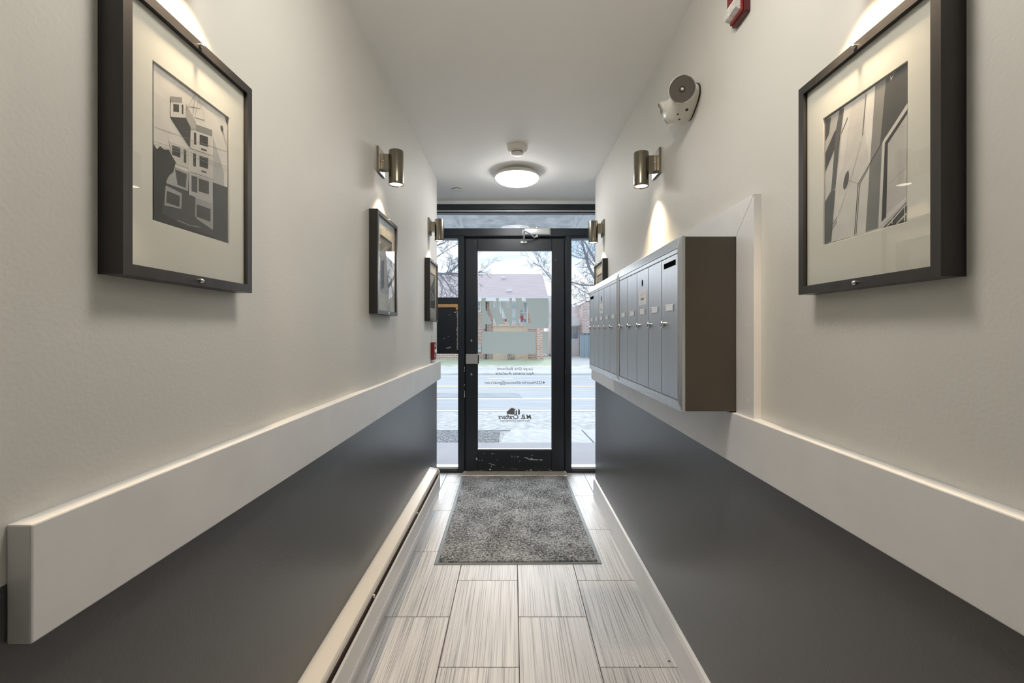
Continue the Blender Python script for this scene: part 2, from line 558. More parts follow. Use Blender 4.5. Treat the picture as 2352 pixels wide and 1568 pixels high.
def sidelight(name, x0, x1, label, mid):
    w = thing(name, label, 'window', ((x0 + x1) / 2, YS, 0), kind='structure')
    bar('top_rail', x0, x1, 2.130, zt0, p=w)
    bar('bottom_rail', x0, x1, 0.0, 0.026, p=w)
    bar('sill_ledge', x0, x1, 0.026, 0.050, YF0 + 0.02, p=w, m=M_ALU)
    if mid:
        bar('mid_rail', x0, x1, 1.538, 1.594, p=w)
        B().box(x0, x1, YS + 0.047, YS + 0.053, 1.594, 2.130).build('pane', M_GLASS, w)
        B().box(x0, x1, YS + 0.047, YS + 0.053, 0.050, 1.538).build('pane', M_GLASS, w)
    else:
        B().box(x0, x1, YS + 0.047, YS + 0.053, 0.050, 2.130).build('pane', M_GLASS, w)
    return w
sidelight('window_1', VXL + 0.05, -0.498, 'narrow sidelight left of the glass door with a middle rail', True)
sidelight('window_2', 0.5325, VXR - 0.05, 'narrow full-height sidelight right of the glass door', False)
w3 = thing('window_3', 'wide low transom window above the glass door', 'window', (0, YS, 2.222), kind='structure')
B().box(VXL + 0.05, VXR - 0.05, YS + 0.047, YS + 0.053, zt1, 2.366).build('pane', M_GLASS, w3)

# black panel with pine battens in the left sidelight
pn = thing('blackout_panel', 'black panel with raw pine battens filling the middle of the left sidelight', 'panel', (-0.7, YS + 0.03, 1.08))
B().box(VXL + 0.05, -0.500, YS + 0.016, YS + 0.034, 1.082, 1.503, bev=0.002).build('board', M_BLKPANEL, pn)
B().box(VXL + 0.05, -0.500, YS + 0.006, YS + 0.044, 1.503, 1.537, bev=0.003).build('batten', M_PINE, pn)
B().box(-0.520, -0.500, YS + 0.004, YS + 0.016, 1.482, 1.503, bev=0.002).build('batten', M_PINE, pn)
b = B()
for (x, y, w, h) in ((1029, 799, 12, 2.2), (1034, 797, 5, 1.6), (1045.5, 717, 5, 3), (1032, 723, 3, 1), (1020, 777, 6, .8), (1030, 772, 5, .8)):
    p = px(x, y, YS + 0.0155)
    b.prism([(p.x - w * .002, p.z), (p.x, p.z - h * .002), (p.x + w * .002, p.z + h * .001), (p.x, p.z + h * .002)],
            lambda a, c: (a, YS + 0.0152, c), lambda a, c: (a, YS + 0.0162, c))
b.build('scuff_marks', M_SCUFF, pn, label='white scuff marks', kind='stuff')
b = B()
for k in range(34):
    z = 1.12 + k * 0.0105
    w = rnd.uniform(.004, .012)
    b.box(-0.502 - w, -0.500, YS + 0.013, YS + 0.0165, z, z + .007)
b.build('worn_edge', M_SCUFF, pn, label='pale worn edge')

# glass door
XD0, XD1, ZD0, ZD1 = -0.4278, 0.4665, 0.0150, 2.128
GX0, GX1, GZ0, GZ1 = -0.3195, 0.3527, 0.207, 2.020
YD0, YD1 = YS + 0.008, YS + 0.052
door = thing('door_1', 'black framed glass entrance door with mirrored street number film', 'door', ((XD0 + XD1) / 2, YD0, 0), kind='structure')
D = lambda n, *a, m=M_DARKMETAL, bev=0.003, **k: B().box(*a, bev=bev).build(n, m, door, **k)
D('stile', XD0, GX0, YD0, YD1, ZD0, ZD1)
D('stile', GX1, XD1, YD0, YD1, ZD0, ZD1)
D('top_rail', GX0, GX1, YD0, YD1, GZ1, ZD1)
brl = D('bottom_rail', GX0, GX1, YD0, YD1, ZD0, GZ0)
D('glazing_bead', GX0, GX1, YD0 - 0.004, YD0 + 0.012, GZ0, GZ0 + 0.012, m=M_ALU, bev=0.001)
pane = B().box(GX0, GX1, YD0 + 0.018, YD0 + 0.024, GZ0 + 0.005, GZ1).build('pane', M_GLASS, door)
YG = YD0 + 0.0176                                     # inner face of the glass
# worn paint on the bottom rail
chips = [(285, 190, 12, 8), (345, 190, 14, 6), (478, 198, 22, 14), (655, 210, 34, 26), (700, 200, 30, 14), (325, 320, 40, 60), (378, 352, 26, 10), (445, 352, 26, 12),
         (775, 340, 30, 10), (1090, 270, 10, 60), (1155, 268, 10, 60), (1215, 275, 50, 18), (1530, 243, 46, 12), (1258, 372, 26, 14),
         (645, 480, 30, 20), (905, 500, 36, 8), (1092, 535, 40, 10), (1165, 543, 44, 10), (415, 560, 18, 14), (620, 550, 60, 36), (1420, 570, 44, 14),
         (1505, 562, 70, 24), (1665, 575, 20, 12), (1895, 545, 18, 12), (1930, 572, 80, 14), (400, 580, 300, 6), (2050, 598, 300, 6)]
b = B()
def blob(b, cx, cy, w, h, Y, n=9):
    pts = []
    for k in range(n):
        a = 2 * math.pi * k / n
        q = rnd.uniform(.65, 1.1) / 2
        p = px(1060 + (cx + math.cos(a) * w * q) * .10629, 1020 + (cy + math.sin(a) * h * q) * .10629, YS)
        pts.append((p.x, max(p.z, ZD0 + .001)))
    b.prism(pts, lambda a_, c_: (a_, Y, c_), lambda a_, c_: (a_, Y + 0.0008, c_))
for c in chips: blob(b, *c, YD0 - 0.0006)
for a0, a1 in (((1360, 292), (1420, 300)), ((1410, 300), (1470, 335)), ((1465, 335), (1660, 340)), ((1490, 305), (1560, 335)), ((1690, 342), (1750, 344)), ((585, 415), (730, 458))):
    wv = 9 if a0[0] > 1000 else 5
    pts = [px(1060 + x * .10629, 1020 + y * .10629, YS) for x, y in ((a0[0], a0[1] - wv), (a1[0], a1[1] - wv), (a1[0], a1[1] + wv), (a0[0], a0[1] + wv))]
    b.prism([(p.x, p.z) for p in pts], lambda a_, c_: (a_, YD0 - .0006, c_), lambda a_, c_: (a_, YD0 + .0002, c_))
b.build('paint_wear', M_SCUFF, brl, label='white chips in the worn black paint')
b = B()
for (x, y, h) in ((1063.5, 838, 3), (1067, 845, 5), (1067, 851, 3), (1067, 884, 3), (1067, 905, 16), (1063.5, 945, 5), (1063.5, 857, 4), (1091, 553, 1.5), (1091, 557, 1.2), (1275.5, 596, 2), (1298.5, 855, 2)):
    p = px(x, y, YS)
    b.box(p.x - .002, p.x + .002, YD0 - .0008, YD0 + .0004, p.z - h * .002, p.z + h * .002)
b.build('paint_wear', M_SCUFF, door, label='small white chips along the door edge')
# latch plate with punched side, two cylinders
lg = D('latch_guard', -0.4262, -0.3180, YD0 - 0.016, YD0 + 0.004, 0.991, 1.080, m=M_ALU, bev=0.002, label='brushed metal latch box')
sd = B().box(-0.3180, -0.3090, YD0 - 0.012, YD0 + 0.004, 0.993, 1.076, bev=0.001).build('side_plate', M_DARKMETAL, lg)
for k in range(4):
    z = 1.006 + k * .0185
    B().cyl((-0.3135, YD0 - 0.0135, z), (-0.3135, YD0 - 0.011, z), .0042, seg=8).build('hole', M_BLACK, lg)
for y in (782, 860):
    p = px(1082.5, y, YS)
    B().lathe(((.0095, 0), (.0095, .003), (.007, .005)), (p.x, YD0 + 0.001, p.z), (0, -1, 0), 16).build('screw_cap', M_CHROME, door)

# grey film with the street number cut out of it (reads from the street)
FK = lambda cx, cy: px(1050 + cx * .12754, 660 + cy * .12754, YS)
film_polys = [
    [(438, 188), (521, 188), (508, 222), (510, 388), (632, 661), (508, 662), (508, 735), (438, 735)],
    [(690, 188), (757, 188), (742, 225), (742, 375), (868, 662), (745, 662), (745, 735), (712, 735), (712, 690), (575, 365), (575, 250), (645, 250), (645, 362), (705, 362), (705, 222)],
    [(932, 188), (987, 188), (987, 735), (950, 735), (950, 690), (808, 362), (808, 250), (878, 250), (878, 362), (942, 362), (942, 222)],
    [(1047, 188), (1160, 188), (1168, 232), (1078, 318)],
    [(1053, 355), (1085, 332), (1175, 245), (1190, 262), (1250, 565), (1195, 565), (1195, 400), (1130, 400), (1130, 565), (1098, 565), (1098, 635), (1130, 635), (1130, 735), (1053, 735)],
    [(1230, 188), (1650, 188), (1650, 735), (1197, 735), (1197, 635), (1333, 635)],
    [(440, 792), (1417, 792), (1417, 1198), (440, 1198)],
    [(1545, 792), (1650, 792), (1650, 1198), (1545, 1198)]]
for poly in film_polys:
    pts = [FK(*q) for q in poly]
    B().poly([(p.x, YG - 0.0005, p.z) for p in pts]).build('window_film', M_FILM, pane)
def lettering(text, x0, x1, ybase, shear=0.25, bold=0.0, space=1.0):
    """letters facing the street, so they read mirrored from inside"""
    cu = bpy.data.curves.new('lettering', 'FONT')
    cu.body = text; cu.shear = shear; cu.offset = bold + 0.006; cu.resolution_u = 3; cu.space_character = space
    o = bpy.data.objects.new('lettering_tmp', cu)
    COL.objects.link(o)
    me = bpy.data.meshes.new_from_object(o.evaluated_get(bpy.context.evaluated_depsgraph_get()))
    bpy.data.objects.remove(o); bpy.data.curves.remove(cu)
    xs = [v.co.x for v in me.vertices]
    a, c = min(xs), max(xs)
    P0, P1 = px(x0, ybase, YS), px(x1, ybase, YS)
    k = (P1.x - P0.x) / (c - a)
    og = ORG[pane.name]
    for v in me.vertices:
        v.co = Vector((P1.x - (v.co.x - a) * k, YG - 0.0008, P0.z + v.co.y * k)) - og
    me.materials.append(M_INK)
    q = bpy.data.objects.new('lettering', me)
    COL.objects.link(q)
    q.parent = pane
    return q
lettering('Large One Bedroom', 1141.8, 1223.7, 850.0, space=1.1)
lettering('Apartments Available', 1138.2, 1227.3, 860.5, space=1.1)
lettering('4122HaverfordAvenue@gmail.com', 1112.7, 1252.5, 882.3)
lettering('M.B. Crafters', 1144.0, 1220.9, 962.8, bold=0.02)
lettering('Real Estate Development', 1147.6, 1217.0, 969.3)
LK = lambda cx, cy: px(1050 + cx * .12754, 820 + cy * .12754, YS)
b = B()
for poly in ([(893, 988), (985, 915), (1058, 950), (1035, 965), (1035, 1043), (975, 1043), (893, 1030)],
             [(1052, 962), (1080, 965), (1080, 1043), (1052, 1043)], [(1097, 935), (1130, 960), (1130, 1043), (1097, 1043)]):
    pts = [LK(*q) for q in poly]
    b.prism([(p.x, p.z) for p in pts], lambda a, c: (a, YG - 0.0008, c), lambda a, c: (a, YG - 0.0002, c))
b.build('house_emblem', M_INK, pane, label='grey house emblem')

# door closer
dc = thing('door_closer', 'silver hydraulic door closer with folded arm above the glass door', 'door closer', (0.2, YS, 2.12))
P = lambda x, y, d: px(x, y, YS) * 1.0 + Vector((0, -d, 0))
a, c = px(1204, 526, YS), px(1262.5, 541.2, YS)
B().box(a.x, c.x, YS - 0.052, YS - 0.004, c.z, a.z, bev=0.008, seg=3).build('body', M_SILVER, dc, smooth=True)
for x0, x1 in ((1200, 1204.6), (1261.5, 1265)):
    a, c = px(x0, 529, YS), px(x1, 541, YS)
    e_ = B().box(a.x, c.x, YS - 0.030, YS, c.z, a.z, bev=0.002).build('end_bracket', M_SILVER, dc)
    for q in (.3, .75):
        z = c.z + (a.z - c.z) * q
        B().cyl(((a.x + c.x) / 2, YS - 0.033, z), ((a.x + c.x) / 2, YS - 0.029, z), .0045, seg=8).build('screw', M_BLACK, e_)
p = px(1232.5, 526, YS)
B().lathe(((.016, 0), (.016, .012), (.010, .020)), (p.x, YS - 0.028, p.z), (0, 0, 1), 14).build('valve_cap', M_SILVER, dc)
p = px(1232.5, 541, YS)
B().cyl((p.x, YS - 0.028, p.z), (p.x, YS - 0.028, p.z - .018), .012).build('spindle', M_SILVER, dc)
q0, q1, q2, q3 = px(1235, 543.5, YS), px(1227, 546.5, YS), px(1203, 539, YS), px(1203, 555, YS)
o = lambda p, d: (p.x, YS - d, p.z)
B().tube([o(q0, .028), o(q1, .035), (q1.x - .04, YS - .10, (q1.z + q2.z) / 2), o(q2, .17)], .0075, 8).build('main_arm', M_SILVER, dc, smooth=True)
B().tube([o(q2, .176), (q3.x, YS - .03, q3.z + .006)], [.007, .0085], 8).build('fore_arm', M_SILVER, dc, smooth=True)
a, c = px(1195.5, 553.5, YS), px(1210.5, 559, YS)
B().box(a.x, c.x, YD0 - .014, YD0, c.z, a.z, bev=0.004, seg=2).build('foot_bracket', M_SILVER, dc)

# ---------------------------------------------------------------- mat
MC, MROT = (0.0200, 3.288), math.radians(0.63)
mt = thing('entrance_mat', 'dark grey carpet entrance mat with rubber edge before the glass door', 'mat', (MC[0], MC[1], 0))
def mat_tr(x, y):
    return (MC[0] + x * math.cos(MROT) - y * math.sin(MROT), MC[1] + x * math.sin(MROT) + y * math.cos(MROT))
def slab(x0, x1, y0, y1, z0, z1, taper=0.0):
    lo = [(*mat_tr(x, y), z0) for x, y in ((x0, y0), (x1, y0), (x1, y1), (x0, y1))]
    hi = [(*mat_tr(x, y), z1) for x, y in ((x0 + taper, y0 + taper), (x1 - taper, y0 + taper), (x1 - taper, y1 - taper), (x0 + taper, y1 - taper))]
    return B().hexa(lo + hi)
MW, ML = 0.464, 0.771
slab(-MW, MW, -ML, ML, 0.0, 0.004, 0.004).build('rubber_edge', M_RUBBER, mt)
def carpet_mat():
    m = mat('charcoal_carpet', (0.060, 0.064, 0.068), 0.95, spec=0.1)
    t = m.node_tree; p = t.nodes['Principled BSDF']
    tc = t.nodes.new('ShaderNodeTexCoord')
    n1 = t.nodes.new('ShaderNodeTexNoise'); n1.inputs['Scale'].default_value = 5.0; n1.inputs['Detail'].default_value = 5
    n2 = t.nodes.new('ShaderNodeTexNoise'); n2.inputs['Scale'].default_value = 75; n2.inputs['Detail'].default_value = 3
    md = t.nodes.new('ShaderNodeMath'); md.operation = 'MULTIPLY_ADD'; md.inputs[1].default_value = 0.6
    r = t.nodes.new('ShaderNodeValToRGB')
    r.color_ramp.elements[0].position = 0.62; r.color_ramp.elements[0].color = (0.075, 0.080, 0.086, 1)
    r.color_ramp.elements[1].position = 1.0; r.color_ramp.elements[1].color = (0.46, 0.485, 0.51, 1)
    t.links.new(tc.outputs['Object'], n1.inputs['Vector']); t.links.new(tc.outputs['Object'], n2.inputs['Vector'])
    t.links.new(n1.outputs['Fac'], md.inputs[0]); t.links.new(n2.outputs['Fac'], md.inputs[2])
    t.links.new(md.outputs[0], r.inputs[0]); t.links.new(r.outputs[0], p.inputs['Base Color'])
    return m
M_CARPET = carpet_mat()
slab(-MW + .022, MW - .022, -ML + .020, ML - .012, 0.003, 0.0105, 0.003).build('carpet', M_CARPET, mt)
vs, fs = [], []
for i in range(42000):                                # matted pile: short bent fibres
    x, y = rnd.uniform(-MW + .023, MW - .023), rnd.uniform(-ML + .021, ML - .013)
    x, y = mat_tr(x, y)
    x -= MC[0]; y -= MC[1]
    a = rnd.uniform(0, 2 * math.pi); l = rnd.uniform(.004, .011); w = rnd.uniform(.0005, .0011)
    dx, dy = math.cos(a), math.sin(a); h = rnd.uniform(.0105, .0150)
    k = len(vs)
    vs += [(x - dy * w, y + dx * w, .0095), (x + dy * w, y - dx * w, .0095), (x + dx * l * .5 + dy * w, y + dy * l * .5 - dx * w, h),
           (x + dx * l * .5 - dy * w, y + dy * l * .5 + dx * w, h), (x + dx * l, y + dy * l, h - .002)]
    fs += [(k, k + 1, k + 2, k + 3), (k + 3, k + 2, k + 4)]
me = bpy.data.meshes.new('pile'); me.from_pydata(vs, [], fs); me.materials.append(M_CARPET)
po = bpy.data.objects.new('pile', me); COL.objects.link(po); po.parent = mt; po['kind'] = 'stuff'; po['label'] = 'matted carpet pile'

# litter on mat and tiles
M_SCRAP = mat('crumpled_scrap', (0.70, 0.68, 0.63), 0.6)
def scrap(name, x, y, size, label, m=M_SCRAP, z0=0.0125, cat='litter'):
    Y = (EYE - z0) * F / (y - VY)
    X = (x - VX) * Y / F
    b = B(); n = 7; rings = []
    for k, (r, h) in enumerate(((.55, 0), (1, .25), (.8, .6), (.35, .8))):
        rings.append([(X + math.cos(2 * math.pi * i / n) * r * size * rnd.uniform(.7, 1.2), Y + math.sin(2 * math.pi * i / n) * r * size * .55 * rnd.uniform(.7, 1.2),
                       z0 + h * size * .7) for i in range(n)])
    return b.loft(rings).build(name, m, label=label, cat=cat, origin=(X, Y, z0))
scrap('paper_scrap', 1039.5, 1280, .0105, 'largest white paper scrap at the near left corner of the mat')
scrap('paper_scrap', 1055.5, 1282, .0045, 'tiny white crumb beside the paper scrap at the mat corner')
scrap('paper_scrap', 1034, 1274.5, .005, 'small white crumb behind the paper scrap at the mat corner')
scrap('paper_scrap', 1310.5, 1278, .0105, 'white crumpled scrap at the near right corner of the mat')
scrap('leaf_scrap', 1307, 1250, .0125, 'dry curled leaf scrap on the right part of the mat', mat('dry_leaf', (0.35, 0.31, 0.27), 0.7))
scrap('dirt_crumb', 1537, 1518.5, .006, 'dark crumb on the tile by the right baseboard', mat('dark_dirt', (0.05, 0.05, 0.05), 0.9), 0.0)
scrap('dirt_crumb', 1470, 1529.5, .004, 'tiny dark speck on the tile joint near the right baseboard', MATS['dark_dirt'], 0.0)

# ---------------------------------------------------------------- baseboard heater
HY0, HY1 = YB + 0.3, 3.272
ht = thing('baseboard_heater', 'long white baseboard heater with dark finned slot along the left wall', 'heater', (XL, 1.0, 0.15))
G = lambda y: (lambda a, c: (XL + a, y, c))
B().prism([(0, .166), (0.004, .166), (0.004, .304), (.053, .295), (.056, .288), (.056, .272), (.058, .272), (.0585, .290), (.055, .299), (0.002, .312), (0, .312)], G(HY0), G(HY1 - .012)).build('top_panel', M_CREAM, ht)
B().prism([(.0705, .168), (.0725, .168), (.0725, .254), (.068, .260), (.065, .258), (.0705, .252)], G(HY0), G(HY1 - .012)).build('front_panel', M_HEAT, ht)
B().prism([(.004, .150), (.0715, .150), (.0735, .170), (.071, .172), (.0695, .153), (.004, .153)], G(HY0), G(HY1 - .012)).build('bottom_lip', M_HEAT, ht)
B().prism([(0, .150), (.074, .150), (.074, .284), (.060, .302), (0, .314)], G(HY1 - .012), G(HY1)).build('end_cap', M_HEAT, ht)
b = B()
y = HY0
while y < HY1 - .02:
    b.box(XL + .010, XL + .060, y, y + .0012, .205, .272); y += .0075
fo = b.build('fins', M_FIN, ht, kind='stuff', label='dark heater fins')
B().cyl((XL + .035, HY0, .236), (XL + .035, HY1 - .012, .236), .011, seg=10).build('element_pipe', M_FIN, ht)
for y in (0.95, 1.75, 2.55):
    B().box(XL + .004, XL + .066, y, y + .006, .262, .274).build('bracket', M_HEAT, ht)

# ---------------------------------------------------------------- framed pictures
def grey(v, t=(1, 1, 1)):
    return mat('print_%d_%d' % (v, int(t[2] * 100)), tuple(c * q * (0.6 if v < 115 else 1.0) for c, q in zip(s2l((v, v, v)), t)), 0.7, var=0.07, scale=30, detail=6)
def picture(s, X, yc, zt, zb, label, shapes, lines=()):
    """s -1 left / +1 right; shapes: (grey, tint, [(Y, z)...]) drawn in order on the print"""
    hw, dp, bw = 0.162, 0.0365, 0.0165
    r = thing('picture_frame', label, 'picture', (X, yc, zb), group='framed photographs along the corridor')
    W = lambda p, y, z: (X - s * p, y, z)
    y0, y1 = yc - hw, yc + hw
    def member(n, q, m):                               # mitred bar with a small front bevel
        (ya, za), (yb_, zb_), (yc_, zc_), (yd, zd) = q
        B().hexa([W(0, ya, za), W(0, yb_, zb_), W(0, yc_, zc_), W(0, yd, zd), W(dp, ya, za), W(dp, yb_, zb_), W(dp, yc_, zc_), W(dp, yd, zd)]).build(n, m, r)
    member('frame_bar', ((y0, zt), (y1, zt), (y1 - bw, zt - bw), (y0 + bw, zt - bw)), M_FRAME)
    member('frame_bar', ((y0, zb), (y1, zb), (y1 - bw, zb + bw), (y0 + bw, zb + bw)), M_FRAME)
    member('frame_bar', ((y0, zb), (y0, zt), (y0 + bw, zt - bw), (y0 + bw, zb + bw)), M_FRAME)
    member('frame_bar', ((y1, zb), (y1, zt), (y1 - bw, zt - bw), (y1 - bw, zb + bw)), M_FRAME)
    a0, a1, c0, c1 = y0 + bw, y1 - bw, zb + bw, zt - bw
    py0, py1, pz0, pz1 = yc - .0965, yc + .0965, zb + .094, zt - .092
    b = B()                                            # mat board with a window
    ring = lambda p, i: [W(p, y, z) for y, z in ((py0 - i, pz0 - i), (py1 + i, pz0 - i), (py1 + i, pz1 + i), (py0 - i, pz1 + i))]
    outr = lambda p: [W(p, y, z) for y, z in ((a0, c0), (a1, c0), (a1, c1), (a0, c1))]
    b.loft([outr(.0255), outr(.028), ring(.028, .0012), ring(.0255, 0)], cap=False)
    b.build('mat_board', M_MATB, r)
    b = B(); mats = []; dz = 0.0; L = 0
    def idx(m):
        if m not in mats: mats.append(m)
        return mats.index(m)
    for g, t, pts in shapes:
        b.mi = idx(grey(g, t))
        pts = [(min(max(y, py0 - .003), py1 + .003), min(max(z, pz0 - .003), pz1 + .003)) for y, z in pts]
        q = .0252 + .000025 * L
        b.poly([W(q, y, z) for y, z in pts]); L += 1
    for g, t, wd, pts in lines:
        b.mi = idx(grey(g, t)); q = .0252 + .000025 * L; L += 1
        for (ya, za), (yb_, zb_) in zip(pts[:-1], pts[1:]):
            d = Vector((yb_ - ya, zb_ - za)); n = Vector((-d.y, d.x)).normalized() * wd / 2
            qq = [(ya + n.x, za + n.y), (yb_ + n.x, zb_ + n.y), (yb_ - n.x, zb_ - n.y), (ya - n.x, za - n.y)]
            qq = [(min(max(u, py0 - .003), py1 + .003), min(max(v, pz0 - .003), pz1 + .003)) for u, v in qq]
            b.poly([W(q, *u) for u in qq])
    b.build('photo_print', mats, r, recalc=False, label='black and white building photograph')
    B().box(*sorted((X - s * .0020, X - s * .0245)), a0 - .004, a1 + .004, c0 - .004, c1 + .004).build('backing', M_FRAMED, r)
    B().box(*sorted((X - s * .0300, X - s * .0312)), a0, a1, c0, c1).build('glass', M_PGLASS, r)
    for z in (zt - bw / 2, zb + bw / 2):
        B().lathe(((.0035, 0), (.0042, .003), (.0030, .006), (.0012, .0072)), W(dp - .0005, yc, z), (-s, 0, 0), 14).build('security_screw', M_CHROME, r, smooth=True)
    return r
T = (1.0, 0.965, 0.93)
def from_px(X, ox, oy, k, pts):
    return [px_wall(ox + a * k, oy + c * k, X) for a, c in pts]
LP = lambda pts: from_px(XL + .0255, 340, 120, .28694, pts)
N = (1, 1, 1)
left_shapes = [
    (206, T, [(44, 65), (648, 535), (648, 1528), (44, 1338)]),
    (168, N, [(520, 670), (610, 960), (610, 1075), (520, 1050)]),
    (72, N, [(518, 1040), (648, 1085), (648, 1530), (518, 1485)]),
    (86, N, [(44, 1020), (200, 930), (330, 960), (380, 1160), (390, 1330), (525, 1425), (525, 1490), (44, 1338)]),
    (128, N, [(382, 575), (515, 622), (515, 690), (385, 635)]),
    (196, T, [(338, 615), (515, 675), (515, 825), (338, 765)]), (70, N, [(368, 640), (387, 645), (387, 742), (368, 736)]), (62, N, [(413, 657), (480, 678), (480, 758), (413, 738)]), (90, N, [(425, 766), (470, 780), (470, 795), (425, 781)]),
    (188, T, [(332, 772), (518, 838), (518, 1005), (332, 948)]), (72, N, [(362, 805), (385, 812), (385, 917), (362, 910)]), (64, N, [(412, 825), (482, 848), (482, 936), (412, 912)]), (95, N, [(427, 942), (468, 955), (468, 970), (427, 957)]),
    (168, N, [(330, 965), (518, 1028), (518, 1215), (330, 1140)]), (78, N, [(348, 985), (395, 1000), (395, 1125), (348, 1112)]), (70, N, [(405, 1008), (487, 1035), (487, 1138), (405, 1112)]),
    (150, N, [(380, 1165), (520, 1215), (520, 1422), (375, 1312)]), (76, N, [(388, 1215), (500, 1255), (500, 1358), (388, 1315)]),
    (188, T, [(165, 708), (325, 775), (325, 928), (205, 885)]), (68, N, [(192, 742), (258, 765), (258, 845), (192, 820)]), (76, N, [(285, 775), (305, 782), (305, 887), (285, 880)]),
    (156, N, [(205, 912), (325, 960), (320, 1112), (140, 1045)]), (80, N, [(215, 935), (310, 975), (300, 1085), (235, 1060)]),
    (150, N, [(140, 1065), (270, 1130), (265, 1255), (130, 1225)]), (74, N, [(150, 1108), (255, 1150), (250, 1238), (145, 1202)]),
    (52, N, [(44, 735), (70, 775), (95, 752), (130, 778), (165, 778), (190, 830), (222, 880), (200, 960), (150, 1000), (138, 1080), (118, 1240), (110, 1290), (44, 1290)]),
    (60, N, [(44, 1270), (110, 1285), (300, 1390), (525, 1470), (648, 1505), (648, 1530), (44, 1340)]),
    (162, T, [(300, 405), (383, 562), (383, 618), (338, 612), (297, 522)]), (74, N, [(178, 518), (300, 524), (340, 600), (335, 762)]),
    (202, T, [(178, 400), (300, 408), (298, 524), (178, 516)]), (140, T, [(178, 352), (270, 360), (270, 406), (178, 400)]),
    (74, N, [(200, 412), (246, 418), (246, 480), (200, 474)]), (84, N, [(268, 418), (281, 420), (281, 496), (268, 493)]),
    (100, N, [(578, 588), (592, 585), (602, 615), (598, 640), (585, 618)]), (108, N, [(618, 515), (648, 535), (640, 575), (626, 560)])]
left_shapes = [(g, t, LP(p)) for g, t, p in left_shapes]
left_lines = [(g, N, w, LP(p)) for g, w, p in (
    (120, .0006, [(375, 335), (300, 462)]), (120, .0006, [(375, 335), (358, 505)]), (120, .0006, [(405, 352), (372, 522)]), (120, .0006, [(405, 352), (415, 452)]),
    (120, .0006, [(415, 390), (452, 545)]), (100, .0011, [(330, 435), (415, 452)]), (100, .0011, [(370, 522), (452, 546)]),
    (130, .0008, [(44, 595), (340, 700), (632, 795)]), (130, .0007, [(44, 715), (330, 800), (632, 920)]), (140, .0006, [(44, 735), (330, 825), (632, 945)]),
    (110, .0009, [(598, 635), (632, 760), (648, 800)]), (130, .0030, [(640, 560), (640, 1080)]),
    (215, .0012, [(328, 770), (328, 1140)]), (90, .0010, [(332, 768), (518, 832)]), (90, .0010, [(330, 955), (518, 1020)]), (180, .0008, [(235, 1345), (330, 1385), (420, 1400)]))]
picture(-1, XL, 0.817, 1.800, 1.364, 'black framed photo of stacked housing modules and a crane lift, nearest on the left wall', left_shapes, left_lines)
RP = lambda pts: from_px(XR - .0255, 1860, 120, .29342, pts)
right_shapes = [
    (208, T, [(118, 530), (768, 78), (768, 1325), (118, 1500)]),
    (176, T, [(120, 530), (268, 430), (200, 1080), (165, 1480), (118, 1500)]),
    (92, N, [(120, 530), (165, 506), (150, 640), (120, 700)]), (84, N, [(120, 790), (195, 615), (215, 600), (205, 730), (120, 940)]),
    (198, T, [(120, 960), (195, 770), (165, 1080), (120, 1175)]),
    (112, N, [(232, 452), (268, 432), (238, 650), (200, 1060), (165, 1100), (190, 780), (205, 600)]),
    (104, N, [(118, 1172), (165, 1088), (200, 1075), (168, 1480), (118, 1500)]),
    (218, T, [(268, 435), (330, 395), (262, 900), (225, 960)]),
    (224, T, [(447, 315), (512, 265), (470, 870), (425, 600)]),
    (100, N, [(302, 920), (306, 960), (302, 1010), (285, 1060), (268, 1078), (260, 1055), (264, 1010), (280, 950)]),
    (138, T, [(512, 262), (597, 205), (550, 1370), (435, 1410)]),
    (98, N, [(597, 205), (768, 78), (768, 402), (580, 675), (548, 740)]), (118, N, [(575, 690), (548, 1290), (538, 1370), (437, 1400), (470, 870)]),
    (208, T, [(764, 398), (764, 452), (612, 708), (598, 1255), (757, 1125), (757, 1165), (550, 1375), (535, 1370), (568, 705)]),
    (66, N, [(764, 445), (764, 490), (612, 718), (598, 1290), (560, 1330), (588, 708)]),
    (190, T, [(612, 715), (764, 482), (757, 1128), (600, 1265)]),
    (80, N, [(575, 1372), (757, 1175), (757, 1325), (590, 1368)]),
    (216, T, [(628, 178), (635, 225), (668, 152), (640, 200)])]
right_shapes = [(g, t, RP(p)) for g, t, p in right_shapes]
right_lines = [(g, N, w, RP(p)) for g, w, p in (
    (70, .0014, [(298, 510), (248, 630)]), (130, .0016, [(440, 325), (412, 650)]), (90, .0013, [(580, 675), (470, 870), (378, 1030), (350, 1430)]), (110, .0010, [(468, 890), (390, 1030), (362, 1420)]),
    (150, .0008, [(310, 1000), (378, 1030)]), (150, .0006, [(400, 700), (330, 960), (230, 1250)]), (90, .0012, [(215, 1290), (165, 1370), (120, 1450)]), (90, .0010, [(215, 1320), (172, 1390)]),
    (150, .0007, [(757, 900), (690, 960), (625, 1030)]), (150, .0006, [(757, 570), (700, 590), (680, 620)]),
    (205, .0022, [(600, 1368), (757, 1190)]), (205, .0018, [(745, 1200), (745, 1325)]), (205, .0018, [(648, 1300), (645, 1345)]), (205, .0020, [(680, 1345), (757, 1262)]))]
picture(1, XR, 0.812, 1.796, 1.360, 'black framed photo of slanted building panels, nearest on the right wall', right_shapes, right_lines)
